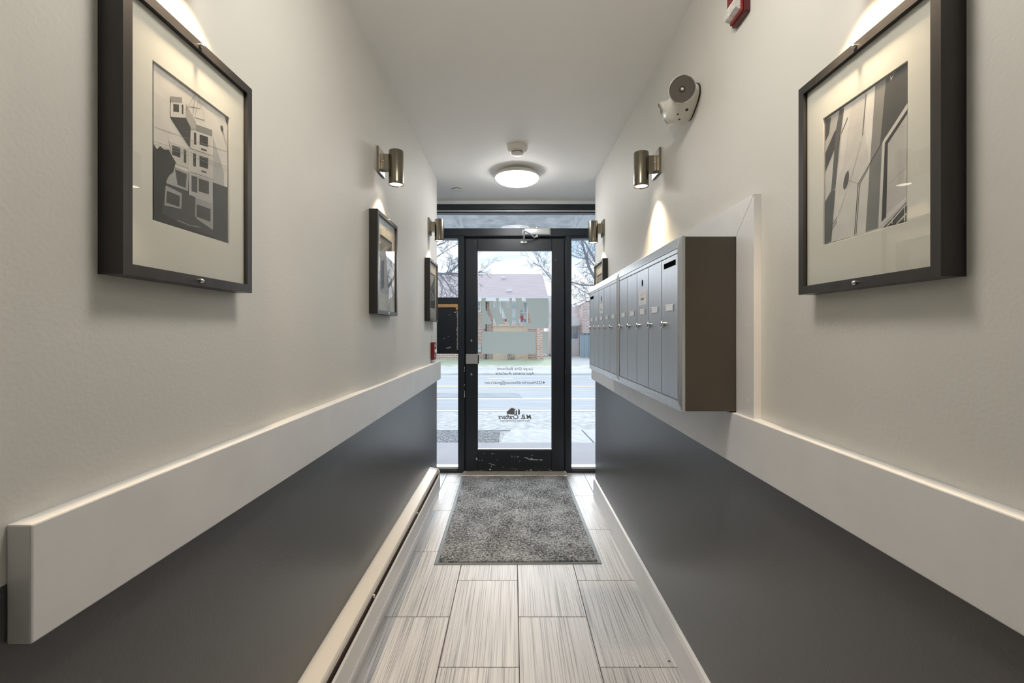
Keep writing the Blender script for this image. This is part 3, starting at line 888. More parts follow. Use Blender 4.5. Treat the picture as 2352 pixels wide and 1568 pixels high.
def simple_print(yc, zb, zt, kind):
    y0, y1, z0, z1 = yc - .0965, yc + .0965, zb + .094, zt - .092
    Q = lambda pts: [(y0 + u * (y1 - y0), z1 + v * (z0 - z1)) for u, v in pts]
    bl = (0.86, 0.95, 1.06)
    if kind == 'tower':
        return [(142, N, Q([(0, 0), (1, 0), (1, 1), (0, 1)])), (176, N, Q([(0, .3), (.6, .1), (.7, 1), (0, 1)])), (112, N, Q([(.6, .2), (1, .05), (1, 1), (.7, 1)])),
                (90, N, Q([(.1, .45), (.35, .4), (.35, .9), (.1, .95)])), (196, N, Q([(.4, .5), (.55, .45), (.55, .8), (.4, .85)]))]
    if kind == 'blue':
        return [(150, bl, Q([(0, 0), (1, 0), (1, 1), (0, 1)])), (190, N, Q([(.1, 0), (.95, .02), (.35, .38), (.1, .3)])), (96, bl, Q([(.95, .02), (1, .1), (.5, .42), (.3, .4)])),
                (118, bl, Q([(0, .4), (.5, .38), (.8, .5), (.7, .75), (0, .6)])), (78, N, Q([(.6, .42), (.75, .42), (.75, .55), (.6, .52)])), (205, N, Q([(.15, .52), (.2, .5), (.75, .66), (.7, .7)])),
                (200, N, Q([(.4, .72), (.65, .72), (.65, .75), (.4, .75)])), (104, bl, Q([(0, .8), (1, .76), (1, 1), (0, 1)]))]
    return [(176, T, Q([(0, 0), (1, 0), (1, 1), (0, 1)])), (140, N, Q([(.3, .25), (1, .15), (1, 1), (.3, 1)])), (200, N, Q([(.3, .2), (.9, .12), (.9, .16), (.3, .25)])), (100, N, Q([(0, .6), (.3, .55), (.3, 1), (0, 1)]))]
picture(-1, XL, 2.052, 1.791, 1.357, 'black framed picture in the middle of the left wall, reflecting the window', simple_print(2.052, 1.357, 1.791, 'tower'))
picture(-1, XL, 3.246, 1.782, 1.355, 'black framed bluish picture nearest the glass door on the left wall', simple_print(3.246, 1.355, 1.782, 'blue'))
picture(1, XR, 3.268, 1.782, 1.355, 'black framed picture on the right wall half hidden by the mailboxes', simple_print(3.268, 1.355, 1.782, 'grey'))

# ---------------------------------------------------------------- wall sconces
def sconce(s, X, yc, dz, label):
    r = thing('wall_sconce', label, 'wall lamp', (X, yc, 1.935 + dz), group='cylinder wall sconces')
    cx = X - s * 0.0725
    z0, z1 = 1.938 + dz, 2.090 + dz
    B().box(*sorted((X, X - s * .009)), yc - .052, yc + .052, 1.984 + dz, 2.095 + dz, bev=.0012).build('wall_plate', M_NICKEL, r)
    arm = B().box(*sorted((X - s * .009, X - s * .045)), yc - .021, yc + .021, 2.003 + dz, 2.071 + dz, bev=.001).build('arm', M_NICKEL, r)
    B().lathe(((.0035, 0), (.0035, .003), (.002, .0042)), (X - s * .018, yc - .0205, 2.040 + dz), (0, -1, 0), 10).build('set_screw', M_CHROME, arm)
    B().lathe(((.0300, .010), (.0325, .0115), (.0325, z1 - z0 - .002), (.0315, z1 - z0), ), (cx, yc, z0), (0, 0, 1), 40).build('cylinder', M_NICKEL, r, smooth=True)
    B().lathe(((.0285, .004), (.0315, 0.0), (.0325, .002), (.0325, .011), (.0285, .011)), (cx, yc, z0), (0, 0, 1), 40, cap=False).build('rim', M_NICKEL, r, smooth=True)
    B().lathe(((.0282, .009), (.0284, .004), (.020, .0015), (.008, .0005)), (cx, yc, z0), (0, 0, 1), 28).build('lens', M_LENS, r, smooth=True)
    ld = bpy.data.lights.new('sconce_light', 'SPOT')
    ld.energy = LAMP['spot']; ld.color = WARM
    ld.spot_size = math.radians(104); ld.spot_blend = 1.0; ld.shadow_soft_size = 0.018
    lo = bpy.data.objects.new('sconce_light', ld)
    COL.objects.link(lo); lo.parent = r
    lo.location = Vector((cx, yc, z0 - .004)) - ORG[r.name]
    return r
sconce(-1, XL, 2.047, 0.0, 'brushed nickel cylinder sconce above the middle picture on the left wall')
sconce(-1, XL, 3.246, -0.012, 'brushed nickel cylinder sconce nearest the glass door on the left wall')
sconce(1, XR, 2.040, -0.010, 'brushed nickel cylinder sconce above the mailboxes on the right wall')
sconce(1, XR, 3.258, -0.022, 'brushed nickel cylinder sconce nearest the glass door on the right wall')
sconce(-1, XL, 0.817, 0.008, 'brushed nickel cylinder sconce above the nearest left picture')
sconce(1, XR, 0.812, 0.0, 'brushed nickel cylinder sconce above the nearest right picture')

# ---------------------------------------------------------------- mailboxes
XM = 0.4705                                           # front of the boxes
XT = XR - 0.020                                       # front of the surround
MB0, MB1, MBM, MZ0, MZ1 = 1.280, 2.826, 2.052, 1.0585, 1.5485
sr = thing('mailbox_surround', 'white painted board surround framing the mailboxes on the right wall', 'surround', (XR, 2.05, RT))
ya, yb_, zt_ = 1.186, 2.92, 1.639
def sboard(pts):
    b = B()
    b.prism(pts, lambda a, c: (XT, a, c), lambda a, c: (XR - .0002, a, c)).build('board', M_WHITE, sr)
g = .0006
sboard([(ya, RT), (MB0 - g, RT), (MB0 - g, MZ1), (ya, zt_ - g * 2)])
sboard([(ya + g * 2, zt_), (MB0 + g, MZ1 + g), (MB1 - g, MZ1 + g), (yb_ - g * 2, zt_)])
sboard([(yb_, RT), (MB1 + g, RT), (MB1 + g, MZ1), (yb_, zt_ - g * 2)])
for (y, z) in ((1.21, 1.58), (1.25, 1.60), (1.36, 1.60), (1.36, 1.57), (1.22, 1.30), (1.22, 1.10)):
    B().lathe(((.003, 0), (.003, .0006)), (XT + .0003, y, z), (-1, 0, 0), 8).build('nail_head', M_LABEL, sr)
def mailbox(y0, y1, label, slot_at):
    r = thing('mailbox_unit', label, 'mailbox', (XR - .1, (y0 + y1) / 2, MZ0), group='five-door mailbox units')
    B().box(XM + .0045, XT + .001, y0 + .0012, y1 - .0012, MZ0, MZ1, bev=.001).build('housing', M_TAUPE, r)
    # mitred reeded frame: profile from the outer edge inwards
    bt, bb, bs = .030, .028, .026
    def fbar(pr):
        # pr: list of (inset fraction, protrusion); builds a loft between the two mitred ends
        pass
    def frame_bar(axis, side):
        n = 6
        steps = []
        for k in range(n + 1):                         # outward slope with reeds
            t = k / n
            steps.append((t, .004 - .004 * t))
            if k < n: steps.append((t + .55 / n, .004 - .004 * t - .0004)); steps.append((t + .8 / n, .004 - .004 * t + .0012))
        prof = [(t, XM + x) for t, x in steps] + [(1, XM + .012), (0, XM + .012)]
        def pt(t, X, e):
            if axis == 'h':
                z = (MZ1 + .002 - bt * t) if side > 0 else (MZ0 - .002 + bb * t)
                y = (y0 + bs * t) if e == 0 else (y1 - bs * t)
            else:
                y = (y1 - bs * t) if side > 0 else (y0 + bs * t)
                z = (MZ0 - .002 + bb * t) if e == 0 else (MZ1 + .002 - bt * t)
            return (X, y, z)
        B().loft([[pt(t, X, 0) for t, X in prof], [pt(t, X, 1) for t, X in prof]]).build('frame_bar', M_STEELF, r)
    frame_bar('h', 1); frame_bar('h', -1); frame_bar('v', 1); frame_bar('v', -1)
    dz0, dz1 = MZ0 + bb + .001, MZ1 - bt - .013
    B().box(XM + .001, XM + .010, y0 + bs, y1 - bs, dz1 + .002, MZ1 - bt + .002, bev=.001).build('top_lip', M_STEEL, r)
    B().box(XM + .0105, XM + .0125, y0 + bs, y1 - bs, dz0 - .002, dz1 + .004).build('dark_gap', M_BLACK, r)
    n = 5; w = (y1 - y0 - 2 * bs) / n
    for k in range(n):
        a, c = y0 + bs + w * k + .0020, y0 + bs + w * (k + 1) - .0020
        d = B().box(XM + .0015, XM + .0095, a, c, dz0, dz1, bev=.0012, seg=2).build('door', M_STEEL, r)
        ym = (a + c) / 2
        zl = 1.353
        fx = XM + .0015
        hold = B().box(fx - .0016, fx + .001, ym - .036, ym + .034, zl - .0105, zl + .0105, bev=.0008).build('label_holder', M_STEELF, d)
        B().box(fx - .0021, fx - .0012, ym - .031, ym + .024, zl - .0075, zl + .0075).build('name_label', M_LABEL, d)
        B().lathe(((.0118, 0), (.0118, .006), (.0095, .0075)), (fx + .0003, c - .018, 1.3035), (-1, 0, 0), 20).build('lock', M_CHROME, d, smooth=True)
        B().box(fx - .0079, fx - .0070, c - .0187, c - .0173, 1.2985, 1.3085).build('keyhole', M_BLACK, d)
        if k == slot_at:
            B().box(fx - .0006, fx + .0015, ym - .052, ym + .050, 1.4755, 1.492, bev=.0004).build('mail_slot', M_BLACK, d)
        if k == 2:
            B().prism([(.0075 * math.cos(2 * math.pi * i / 16), .0125 * math.sin(2 * math.pi * i / 16)) for i in range(16)],
                      lambda p, q: (fx - .0006, ym + p, 1.459 + q), lambda p, q: (fx + .001, ym + p, 1.459 + q)).build('service_keyhole', M_BLACK, d)
            B().box(fx - .0008, fx + .0005, ym - .052, ym + .044, 1.379, 1.431).build('notice_sticker', M_LABEL, d)
            b = B()
            b.box(fx - .0011, fx - .0006, ym - .022, ym + .018, 1.3965, 1.4045)
            for q in range(3): b.box(fx - .0011, fx - .0006, ym - .040, ym + .032 - .01 * q, 1.4135 + q * .005, 1.4142 + q * .005)
            b.box(fx - .0011, fx - .0006, ym - .040, ym + .030, 1.3865, 1.3872)
            b.build('sticker_print', M_GREYINK, d)
    return r
mailbox(MB0, MBM, 'steel mailbox unit of five tall doors nearest the camera', 0)
mailbox(MBM, MB1, 'steel mailbox unit of five tall doors nearest the glass door', 4)

# ---------------------------------------------------------------- ceiling fittings
cl = thing('ceiling_light', 'lit round flush ceiling light with white dome near the glass door', 'ceiling light', (.031, 3.385, ZC))
def flush_light(r, x, y, m=None, band=.0015):
    B().lathe(((.112, 0), (.112, -.018), (.150, -.026), (.150, -.020)), (x, y, ZC), (0, 0, 1), 48, cap=True).build('base', M_WPLAST, r, smooth=True)
    B().lathe(((.118, -.018), (.150, -.026), (.162, -.036), (.165, -.044), (.163, -.049), (.155, -.050), (.150, -.046)), (x, y, ZC), (0, 0, 1), 56, cap=False).build('rim', M_WPLAST, r, smooth=True)
    B().lathe([(.158, -.0480)] + [(.158 * math.cos(t * math.pi / 2 / 9) + .0002, -.0495 - band - .048 * math.sin(t * math.pi / 2 / 9)) for t in range(10)], (x, y, ZC), (0, 0, 1), 48).build('dome', m or M_DOME, r, smooth=True)
flush_light(cl, .031, 3.385)
for yl, lb in ((0.90, 'added flush ceiling light out of view above the nearest pictures'),):
    flush_light(thing('ceiling_light', lb, 'ceiling light', (.031, yl, ZC)), .031, yl, M_FILLDOME, .016)  # unseen fixture added as fill light; tall band spills onto the ceiling
sd_ = thing('smoke_detector', 'round white smoke detector on the ceiling before the flush light', 'smoke detector', (.029, 2.92, ZC))
B().lathe(((.063, 0), (.0655, -.004), (.064, -.022), (.056, -.034), (.040, -.040), (.036, -.040), (.036, -.034)), (.029, 2.92, ZC), (0, 0, 1), 40, cap=True).build('body', M_WPLAST, sd_, smooth=True)
B().lathe(((.030, -.034), (.034, -.047), (.038, -.049), (.034, -.056), (.012, -.060)), (.029, 2.92, ZC), (0, 0, 1), 32).build('cap', M_WPLAST, sd_, smooth=True)
B().lathe(((.033, -.038), (.033, -.048)), (.029, 2.92, ZC), (0, 0, 1), 32).build('dark_chamber', M_BLACK, sd_)
for k in range(20):
    a = 2 * math.pi * k / 20
    c_ = Vector((.029 + .0375 * math.cos(a), 2.92 + .0375 * math.sin(a), ZC))
    B().box(c_.x - .0014, c_.x + .0014, c_.y - .0014, c_.y + .0014, ZC - .050, ZC - .037).build('vent_rib', M_WPLAST, sd_)
sp = thing('sprinkler_cover', 'small flat white sprinkler cover disc on the ceiling left of the flush light', 'sprinkler', (-.465, 3.80, ZC))
B().lathe(((.030, 0), (.030, -.008)), (-.465, 3.80, ZC), (0, 0, 1), 24).build('neck', M_FRAMED, sp)
B().lathe(((.042, -.008), (.0435, -.0095), (.0425, -.012), (.020, -.0135)), (-.465, 3.80, ZC), (0, 0, 1), 36).build('cover', M_WPLAST, sp, smooth=True)

# ---------------------------------------------------------------- emergency light
el = thing('emergency_light', 'white twin-head emergency light high on the right wall', 'emergency light', (XR, 1.65, 2.03))
def outline(k):
    pts = []
    for i in range(28):
        a = 2 * math.pi * i / 28
        u, v = math.cos(a), math.sin(a)
        yy = .086 * math.copysign(abs(u) ** .75, u)
        zz = .054 * math.copysign(abs(v) ** .85, v)
        if v < 0: yy *= 1 - .66 * (abs(v) ** 1.3)
        pts.append((yy * k, zz * k + (1 - k) * .012))
    return pts
zc_ = 2.104
rings = [[(XR - p, 1.655 + a, zc_ + c - .26 * p) for a, c in outline(k)] for p, k in ((0, 1), (.012, 1.02), (.040, 1.0), (.062, .90), (.080, .72), (.090, .46), (.094, .18))]
bd = B().loft(rings).build('body', M_WPLAST, el, smooth=True)
B().loft([[(XR - p, 1.655 + a * 1.03, zc_ + c * 1.03) for a, c in outline(1)] for p in (-.0005, .006)]).build('back_plate', M_FRAMED, el)
def lamp_head(c, n):
    n = Vector(n).normalized()
    h = B().lathe(((.020, -.050), (.034, -.030), (.0425, -.006), (.0445, 0), (.0445, .004), (.0420, .005), (.0405, .001)), c, n, 36, cap=True).build('lamp_head', M_WPLAST, el, smooth=True)
    B().lathe([(.0405 * q, .0015 - .001 * (1 - q)) for q in (1, .8, .5, .2, .02)], Vector(c) + n * .001, n, 30).build('lamp_lens', M_GREYPLAST, h, smooth=True)
    B().lathe(((.0440, .003), (.0446, .0055), (.0425, .0065), (.0408, .004)), c, n, 36, cap=False).build('lens_ring', M_CHROME, h, smooth=True)
    u = n.orthogonal().normalized()
    B().lathe(((.0075, 0), (.006, .005), (.002, .008)), Vector(c) + n * .002, n, 12).build('bulb', M_CHROME, h, smooth=True)
    B().lathe(((.012, 0), (.010, .0012)), Vector(c) + n * .0016, n, 16).build('bulb_socket', M_FRAMED, h)
lamp_head((.578, 1.560, EYE + .8275), (-.30, -.86, -.30))
lamp_head((.577, 1.740, EYE + .833), (-.85, .30, -.43))
from mathutils.bvhtree import BVHTree
bvh = BVHTree.FromPolygons([v.co + ORG[el.name] for v in bd.data.vertices], [list(p.vertices) for p in bd.data.polygons])
for xx, yy_, rr in ((1577.5, 252, .0058), (1557, 262, .0034), (1560.5, 274, .0038)):
    hit = bvh.ray_cast(Vector((0, 0, EYE)), (px(xx, yy_, 1) - Vector((0, 0, EYE))).normalized())
    if hit[0] is not None:
        B().lathe(((rr, -.003), (rr, .0006)), hit[0], hit[1], 12).build('test_button', M_FRAMED, el)

# ---------------------------------------------------------------- fire strobe and pull station
fs_ = thing('fire_strobe', 'red fire alarm strobe with clear lens high on the right wall', 'fire alarm', (XR, 1.277, 2.152))
b = B().box(XR - .016, XR, 1.240, 1.316, 2.152, 2.290, bev=.004, seg=2).build('back_box', M_REDD, fs_)
b = B().box(XR - .030, XR - .015, 1.250, 1.316, 2.205, 2.282, bev=.004, seg=2).build('cover', M_RED, fs_)
b = B().box(XR - .022, XR - .015, 1.246, 1.314, 2.157, 2.207, bev=.003, seg=2).build('lower_cover', M_RED, fs_)
B().prism([(0, 2.166), (.014, 2.172), (.016, 2.196), (.006, 2.206), (0, 2.206)], lambda p, z: (XR - .021 - p, 1.252, z), lambda p, z: (XR - .021 - p, 1.316, z)).build('strobe_lens', M_CLEAR, fs_)
B().cyl((XR - .028, 1.262, 2.187), (XR - .028, 1.306, 2.187), .004, seg=8).build('flash_tube', M_CHROME, fs_)
B().box(XR - .0235, XR - .0215, 1.254, 1.314, 2.168, 2.204).build('reflector', M_CHROME, fs_)
ps = thing('fire_pull_station', 'small red fire alarm pull station on the left wall above the rail end', 'fire alarm', (XL, 3.35, 1.08))
B().box(XL, XL + .026, 3.306, 3.400, 1.0785, 1.2055, bev=.003, seg=2).build('body', M_RED, ps)
B().box(XL + .026, XL + .031, 3.318, 3.390, 1.130, 1.152, bev=.002).build('pull_handle', M_LABEL, ps)
def wall_text(text, parent, y0, zb, h, m):
    cu = bpy.data.curves.new('lettering', 'FONT'); cu.body = text; cu.resolution_u = 2
    o = bpy.data.objects.new('lettering_tmp', cu); COL.objects.link(o)
    me = bpy.data.meshes.new_from_object(o.evaluated_get(bpy.context.evaluated_depsgraph_get()))
    bpy.data.objects.remove(o); bpy.data.curves.remove(cu)
    for v in me.vertices: v.co = Vector((XL + .0264, y0 + v.co.x * h, zb + v.co.y * h)) - ORG[parent.name]
    me.materials.append(m)
    q = bpy.data.objects.new('lettering', me); COL.objects.link(q); q.parent = parent
wall_text('FIRE', ps, 3.318, 1.170, .034, M_LABEL)
wall_text('PULL', ps, 3.320, 1.095, .030, M_LABEL)
nl = thing('notice_label', 'tiny white printed label on the left wall above the fire pull station', 'label', (XL, 3.34, 1.21))
B().box(XL, XL + .0008, 3.318, 3.372, 1.213, 1.266).build('paper', M_LABEL, nl)
b = B()
for k in range(6): b.box(XL + .0008, XL + .0012, 3.324, 3.366 - (k % 3) * .006, 1.219 + k * .0075, 1.2225 + k * .0075)
b.build('print', M_GREYINK, nl)

# ---------------------------------------------------------------- outside: canopy
def canopy_pt(x, y):                                   # sloped canopy plane z = zc0 - k (Y - Yc0)
    k, Yc0, zc0 = .125, 4.30, EYE + 1.365
    # EYE - (y-VY) Y/F = zc0 - k (Y - Yc0)
    Y = (zc0 + k * Yc0 - EYE) / (k + (VY - y) / F)
    return Vector(((x - VX) * Y / F, Y, zc0 - k * (Y - Yc0)))
cn = thing('entrance_canopy', 'grey translucent canopy with white ribs over the entrance outside the transom', 'canopy', (0, 4.3, 2.6))
zc = lambda Y: EYE + 1.365 - .125 * (Y - 4.30)
M_CANOPY = translucent_mat('frosted_canopy_panel', (0.30, 0.315, 0.325), 0.55, var=0.18, scale=9)
B().poly([(-1.6, 4.30, zc(4.30)), (1.6, 4.30, zc(4.30)), (1.6, 5.75, zc(5.75)), (-1.6, 5.75, zc(5.75))]).build('panel', M_CANOPY, cn)
M_RIB = translucent_mat('white_canopy_rib', (0.92, 0.93, 0.94), 0.3)
for a, c in (((1189.5, 478), (1189.5, 527)), ((1054, 480), (1062.5, 527)), ((1027, 480), (1060, 527)), ((1326.5, 480), (1316.5, 527)), ((1354, 480), (1320, 527))):
    p, q = canopy_pt(*a), canopy_pt(*c)
    d = (q - p).normalized(); n = Vector((d.y, -d.x, 0)).normalized() * .019
    up = Vector((0, 0, -.022))
    B().hexa([p - n + up, p + n + up, q + n + up, q - n + up, p - n, p + n, q + n, q - n]).build('rib', M_RIB, cn)
B().box(-1.6, 1.6, 5.74, 5.78, zc(5.75) - .012, zc(5.75) + .03).build('front_edge', M_RIB, cn)
B().box(-1.6, 1.6, 4.26, 4.30, zc(4.30) - .02, zc(4.30) + .04).build('wall_plate', M_RIB, cn)
# facade of this building above the storefront and beside it
M_STUC = mat('grey_stucco_outside', (0.45, 0.47, 0.48), 0.9)
b = B().box(-6, 6, YS + 0.16, YS + .24, ZC, 6.0).box(-6, VXL - .3, YS + .16, YS + .24, 0, ZC).box(VXR + .3, 6, YS + .16, YS + .24, 0, ZC)
b.build('wall_front', M_STUC, label='grey outer wall of this building around the storefront', cat='wall', kind='structure')

# ---------------------------------------------------------------- outside: ground
GZ = -0.05
def gy(y, z=GZ): return (EYE - z) * F / (y - VY)
def ground(name, x0, x1, y0, y1, z, m, label, cat, dz=.06, kind='structure'):
    return B().box(x0, x1, y0, y1, z - dz, z).build(name, m, label=label, cat=cat, kind=kind)
M_PORCH = mat('smooth_porch_concrete', (0.45, 0.435, 0.46), 0.9, var=0.06, scale=2, spec=0.1)
M_CONC = mat('bright_concrete', (0.53, 0.525, 0.52), 0.85, var=0.13, scale=9, detail=8)
M_BROKE = mat('patchy_concrete', (0.47, 0.47, 0.47), 0.9, var=0.34, scale=11, stretch=(1, 2.0, 1), detail=10)
M_ASPH = mat('pale_asphalt', (0.37, 0.385, 0.405), 0.85, var=0.10, scale=2, stretch=(0.5, 3, 1), detail=8)
M_PATCH = mat('asphalt_patch', (0.29, 0.305, 0.33), 0.85, var=0.10, scale=3)
M_WLINE = mat('white_road_paint', (0.62, 0.62, 0.62), 0.7)
M_YLINE = mat('yellow_road_paint', (0.52, 0.37, 0.22), 0.7)
M_DIRT = mat('dirt_and_gravel', (0.44, 0.44, 0.44), 0.95, var=0.45, scale=22, detail=8)
M_GRASS = mat('winter_lawn', (0.56, 0.62, 0.44), 0.95, var=0.22, scale=2.2, stretch=(0.5, 1.4, 1), detail=9)
M_STRAW = mat('dry_verge', (0.64, 0.61, 0.53), 0.95, var=0.25, scale=3, detail=8)
B().box(-40, 40, YS + .2, 60, -.6, -.16).build('ground', M_DIRT, label='bare ground under the street scene', cat='ground', kind='structure')
y1, y2, y3 = gy(1019), gy(986), gy(945)
ground('porch', -3, 3, YS + .10, y1, -0.035, M_PORCH, 'smooth pale concrete porch outside the door', 'porch', .2)
xg = px(1150, 1000, gy(1000)).x
swk = thing('sidewalk', 'bright concrete sidewalk slabs beyond the porch', 'sidewalk', (1, y1, GZ), kind='structure')
ej = px(1332, 984, gy(984)).x; ek = px(1363, 1014, gy(1016)).x
B().prism([(xg, y1), (ek, y1), (ej, y2), (xg + .14, y2), (xg + .04, (y1 + y2) / 2)], lambda a, c: (a, c, GZ - .08), lambda a, c: (a, c, GZ)).build('slab', M_CONC, swk)
B().prism([(ek + .02, y1), (8, y1), (8, y2), (ej + .02, y2)], lambda a, c: (a, c, GZ - .08), lambda a, c: (a, c, GZ)).build('slab', M_CONC, swk)
ground('gravel_bed', -8, xg + .3, y1, y2, GZ - .02, M_DIRT, 'gravel strip left of the sidewalk slab', 'gravel bed')
vs, fs = [], []
for i in range(5200):
    x, y = rnd.uniform(-2.2, xg - .02), rnd.uniform(y1 + .02, y2 - .02)
    r = rnd.uniform(.006, .017); k = len(vs); a = rnd.uniform(0, 3)
    for q in range(4):
        an = a + q * math.pi / 2; rr = r * rnd.uniform(.7, 1.3)
        vs.append((x + rr * math.cos(an), y + rr * math.sin(an), GZ - .02 + r * .25))
    vs += [(x, y, GZ - .02 + r * rnd.uniform(.7, 1.1)), (x, y, GZ - .025)]
    for q in range(4): fs += [(k + q, k + (q + 1) % 4, k + 4), (k + (q + 1) % 4, k + q, k + 5)]
me = bpy.data.meshes.new('gravel'); me.from_pydata(vs, [], fs); me.materials.append(mat('pebbles', (0.50, 0.50, 0.51), 0.9, var=0.4, scale=30))
o = bpy.data.objects.new('gravel', me); COL.objects.link(o); tag(o, 'loose grey gravel left of the sidewalk slab', 'gravel', kind='stuff')
ground('apron', -40, 40, y2, y3, GZ - .01, M_BROKE, 'patchy broken concrete strip along the near side of the street', 'pavement', .1)
yc_ = gy(860)
road = ground('road', -40, 40, y3, yc_, GZ - .012, M_ASPH, 'pale grey asphalt street with painted lines', 'road', .1)
RZ = GZ - .012
def line(n, xa, xb, pa, pb, m):
    B().box(xa, xb, gy(pb, RZ), gy(pa, RZ), RZ - .004, RZ + .003).build(n, m, road)
line('white_line', -40, 40, 941.5, 944.5, M_WLINE)
line('white_line', -40, 40, 914.5, 917, M_WLINE)
line('yellow_line', -40, 40, 886, 888.6, M_YLINE)
line('lane_dash', -.72, -.0, 868.6, 870, M_WLINE)
line('lane_dash', 2.2, 3.6, 868, 869.4, M_WLINE)
line('gutter_strip', -40, 40, 863, 864.6, M_CONC)
pa, pb = gy(902, RZ), gy(913.5, RZ)
B().prism([(-6, pb), (.20, pb), (.13, pa - .15), (.02, pa), (-6, pa - .05)], lambda a, c: (a, c, RZ - .003), lambda a, c: (a, c, RZ + .004)).build('asphalt_patch', M_PATCH, road)
yk = gy(857)
ground('kerb', -40, 40, yc_, yk, GZ + .0, mat('kerb_stone', (0.40, 0.41, 0.43), 0.9, var=.2, scale=2), 'grey kerb on the far side of the street', 'kerb', .2)
ground('far_sidewalk', -40, 40, yk, gy(844.5), GZ + .004, M_CONC, 'pale concrete sidewalk on the far side of the street', 'sidewalk', .2)
ground('verge', -40, 40, gy(844.5), gy(838.5), GZ + .002, M_STRAW, 'dry straw-coloured verge before the far lawn', 'verge', .2)
xd = 2.35
ground('lawn', -40, xd - .02, gy(838.5), 24.5, GZ + .008, M_GRASS, 'pale green winter lawn before the brick house', 'lawn', .2)
ground('driveway', xd, 40, gy(838.5), 40, GZ + .006, M_CONC, 'concrete driveway beside the brick house', 'driveway', .2)

# ---------------------------------------------------------------- outside: houses across the street
M_BRICK = brick_mat('far_red_brick', (0.54, 0.30, 0.24), (0.68, 0.45, 0.38), (0.78, 0.74, 0.70))
M_BRICK2 = brick_mat('far_pink_brick', (0.58, 0.41, 0.36), (0.70, 0.54, 0.49), (0.78, 0.74, 0.72))
M_ROOF = mat('faded_red_shingle', (0.49, 0.405, 0.405), 0.9, var=0.08, scale=1.5, stretch=(1, 4, 4), detail=8)
M_FASC = mat('white_fascia', (0.86, 0.86, 0.86), 0.5)
M_TAN = mat('tan_stucco', (0.78, 0.60, 0.47), 0.85)
M_WIN = mat('far_window_glass', (0.30, 0.36, 0.42), 0.1, spec=0.8)
M_WINL = mat('pale_window_glass', (0.62, 0.66, 0.70), 0.15)
YH = 22.3
hx = lambda x, Y=YH: (x - VX) * Y / F
hz = lambda y, Y=YH: EYE - (y - VY) * Y / F
h1 = thing('brick_house', 'brick house with faded red roof across the street behind the door', 'house', (-4, YH, 0))
XH0, XH1 = -13.0, hx(1258)
ZE = hz(690)
B().box(XH0, XH1 - .3, YH, YH + 8, GZ, ZE).build('brick_wall', M_BRICK, h1)
ry, rz_ = 26.6, hz(628.5, 26.6)
b = B()
ez = hz(684, YH - .45)
gx = hx(1260.5, YH - .45); gx2 = hx(1242, 26.6)
b.hexa([(XH0 - .4, YH - .45, ez - .10), (gx, YH - .45, ez - .10), (gx2 + .12, ry, rz_ - .1), (XH0 - .4, ry, rz_ - .1),
        (XH0 - .4, YH - .45, ez), (gx, YH - .45, ez), (gx2, ry, rz_), (XH0 - .4, ry, rz_)])
b.hexa([(XH0 - .4, ry, rz_ - .1), (gx2 + .12, ry, rz_ - .1), (gx, YH + 8.5, ez - .1), (XH0 - .4, YH + 8.5, ez - .1),
        (XH0 - .4, ry, rz_), (gx2, ry, rz_), (gx, YH + 8.5, ez), (XH0 - .4, YH + 8.5, ez)])
rf = b.build('roof', M_ROOF, h1)
B().prism([(YH, ZE), (ry, rz_ - .1), (YH + 8, ZE)], lambda a, c: (XH1 - .5, a, c), lambda a, c: (XH1 - .35, a, c)).build('gable', M_FASC, h1)
for x, y in ((1156.5, 638.5), (1169.5, 668)):
    t_ = (684 - y) / (684 - 628.5)
    Yv = YH - .45 + (ry - YH + .45) * (.45 if y > 650 else .84) * (t_ / t_)
    # place where the sight line meets the roof slope
    sl = (rz_ - ez) / (ry - YH + .45)
    Yv = (ez - sl * (YH - .45) - EYE) / (-(y - VY) / F - sl)
    p = px(x, y, Yv)
    B().box(p.x - .13, p.x + .13, Yv - .12, Yv + .12, p.z - .04, p.z + .10, bev=.02).build('roof_vent', M_FASC, rf, label='white roof vent')
B().box(XH0 - .4, gx + .02, YH - .56, YH - .45, ez - .16, ez + .01).build('gutter', M_FASC, h1)
B().box(XH0, XH1 - .1, YH - .44, YH, ZE - .05, ZE + .02).build('soffit', M_FASC, h1)
def hwin(x0, x1, y0, y1, nx=1, ny=1, m=M_WIN, par=h1, Y=YH, sill=True):
    w = B().box(hx(x0, Y), hx(x1, Y), Y - .08, Y + .03, hz(y1, Y), hz(y0, Y)).build('window', M_FASC, par)
    X0, X1, Z0, Z1 = hx(x0, Y) + .05, hx(x1, Y) - .05, hz(y1, Y) + .05, hz(y0, Y) - .05
    dx, dz_ = (X1 - X0) / nx, (Z1 - Z0) / ny
    for i in range(nx):
        for j in range(ny):
            B().box(X0 + dx * i + .02, X0 + dx * (i + 1) - .02, Y - .095, Y - .07, Z0 + dz_ * j + .02, Z0 + dz_ * (j + 1) - .02).build('pane', m, w)
hwin(1083, 1105.5, 691, 716, 2, 2)
hwin(1012, 1035, 691, 720, 2, 2)
B().box(hx(1116), hx(1117.4), YH - .3, YH, GZ, hz(690)).build('downpipe', M_FRAMED, h1)
B().box(hx(1132.6), hx(1213), YH - .10, YH + .02, GZ, hz(744)).build('tan_panel', M_TAN, h1)
B().box(hx(1132.6), hx(1213), YH - .18, YH + .02, hz(749), hz(744)).build('sill', M_TAN, h1)
hwin(1133, 1152, 692, 743.5, 1, 2, M_WINL)
hwin(1153, 1172, 692, 743.5, 1, 2, M_WINL)
hwin(1173, 1191, 692, 743.5, 1, 1, M_WINL)
hwin(1192, 1212.5, 692, 743.5, 2, 2, M_WIN)
B().box(hx(1230.5), hx(1246.5), YH - 1.0, YH - .3, GZ, hz(690, YH - .5)).build('brick_pillar', M_BRICK, h1)
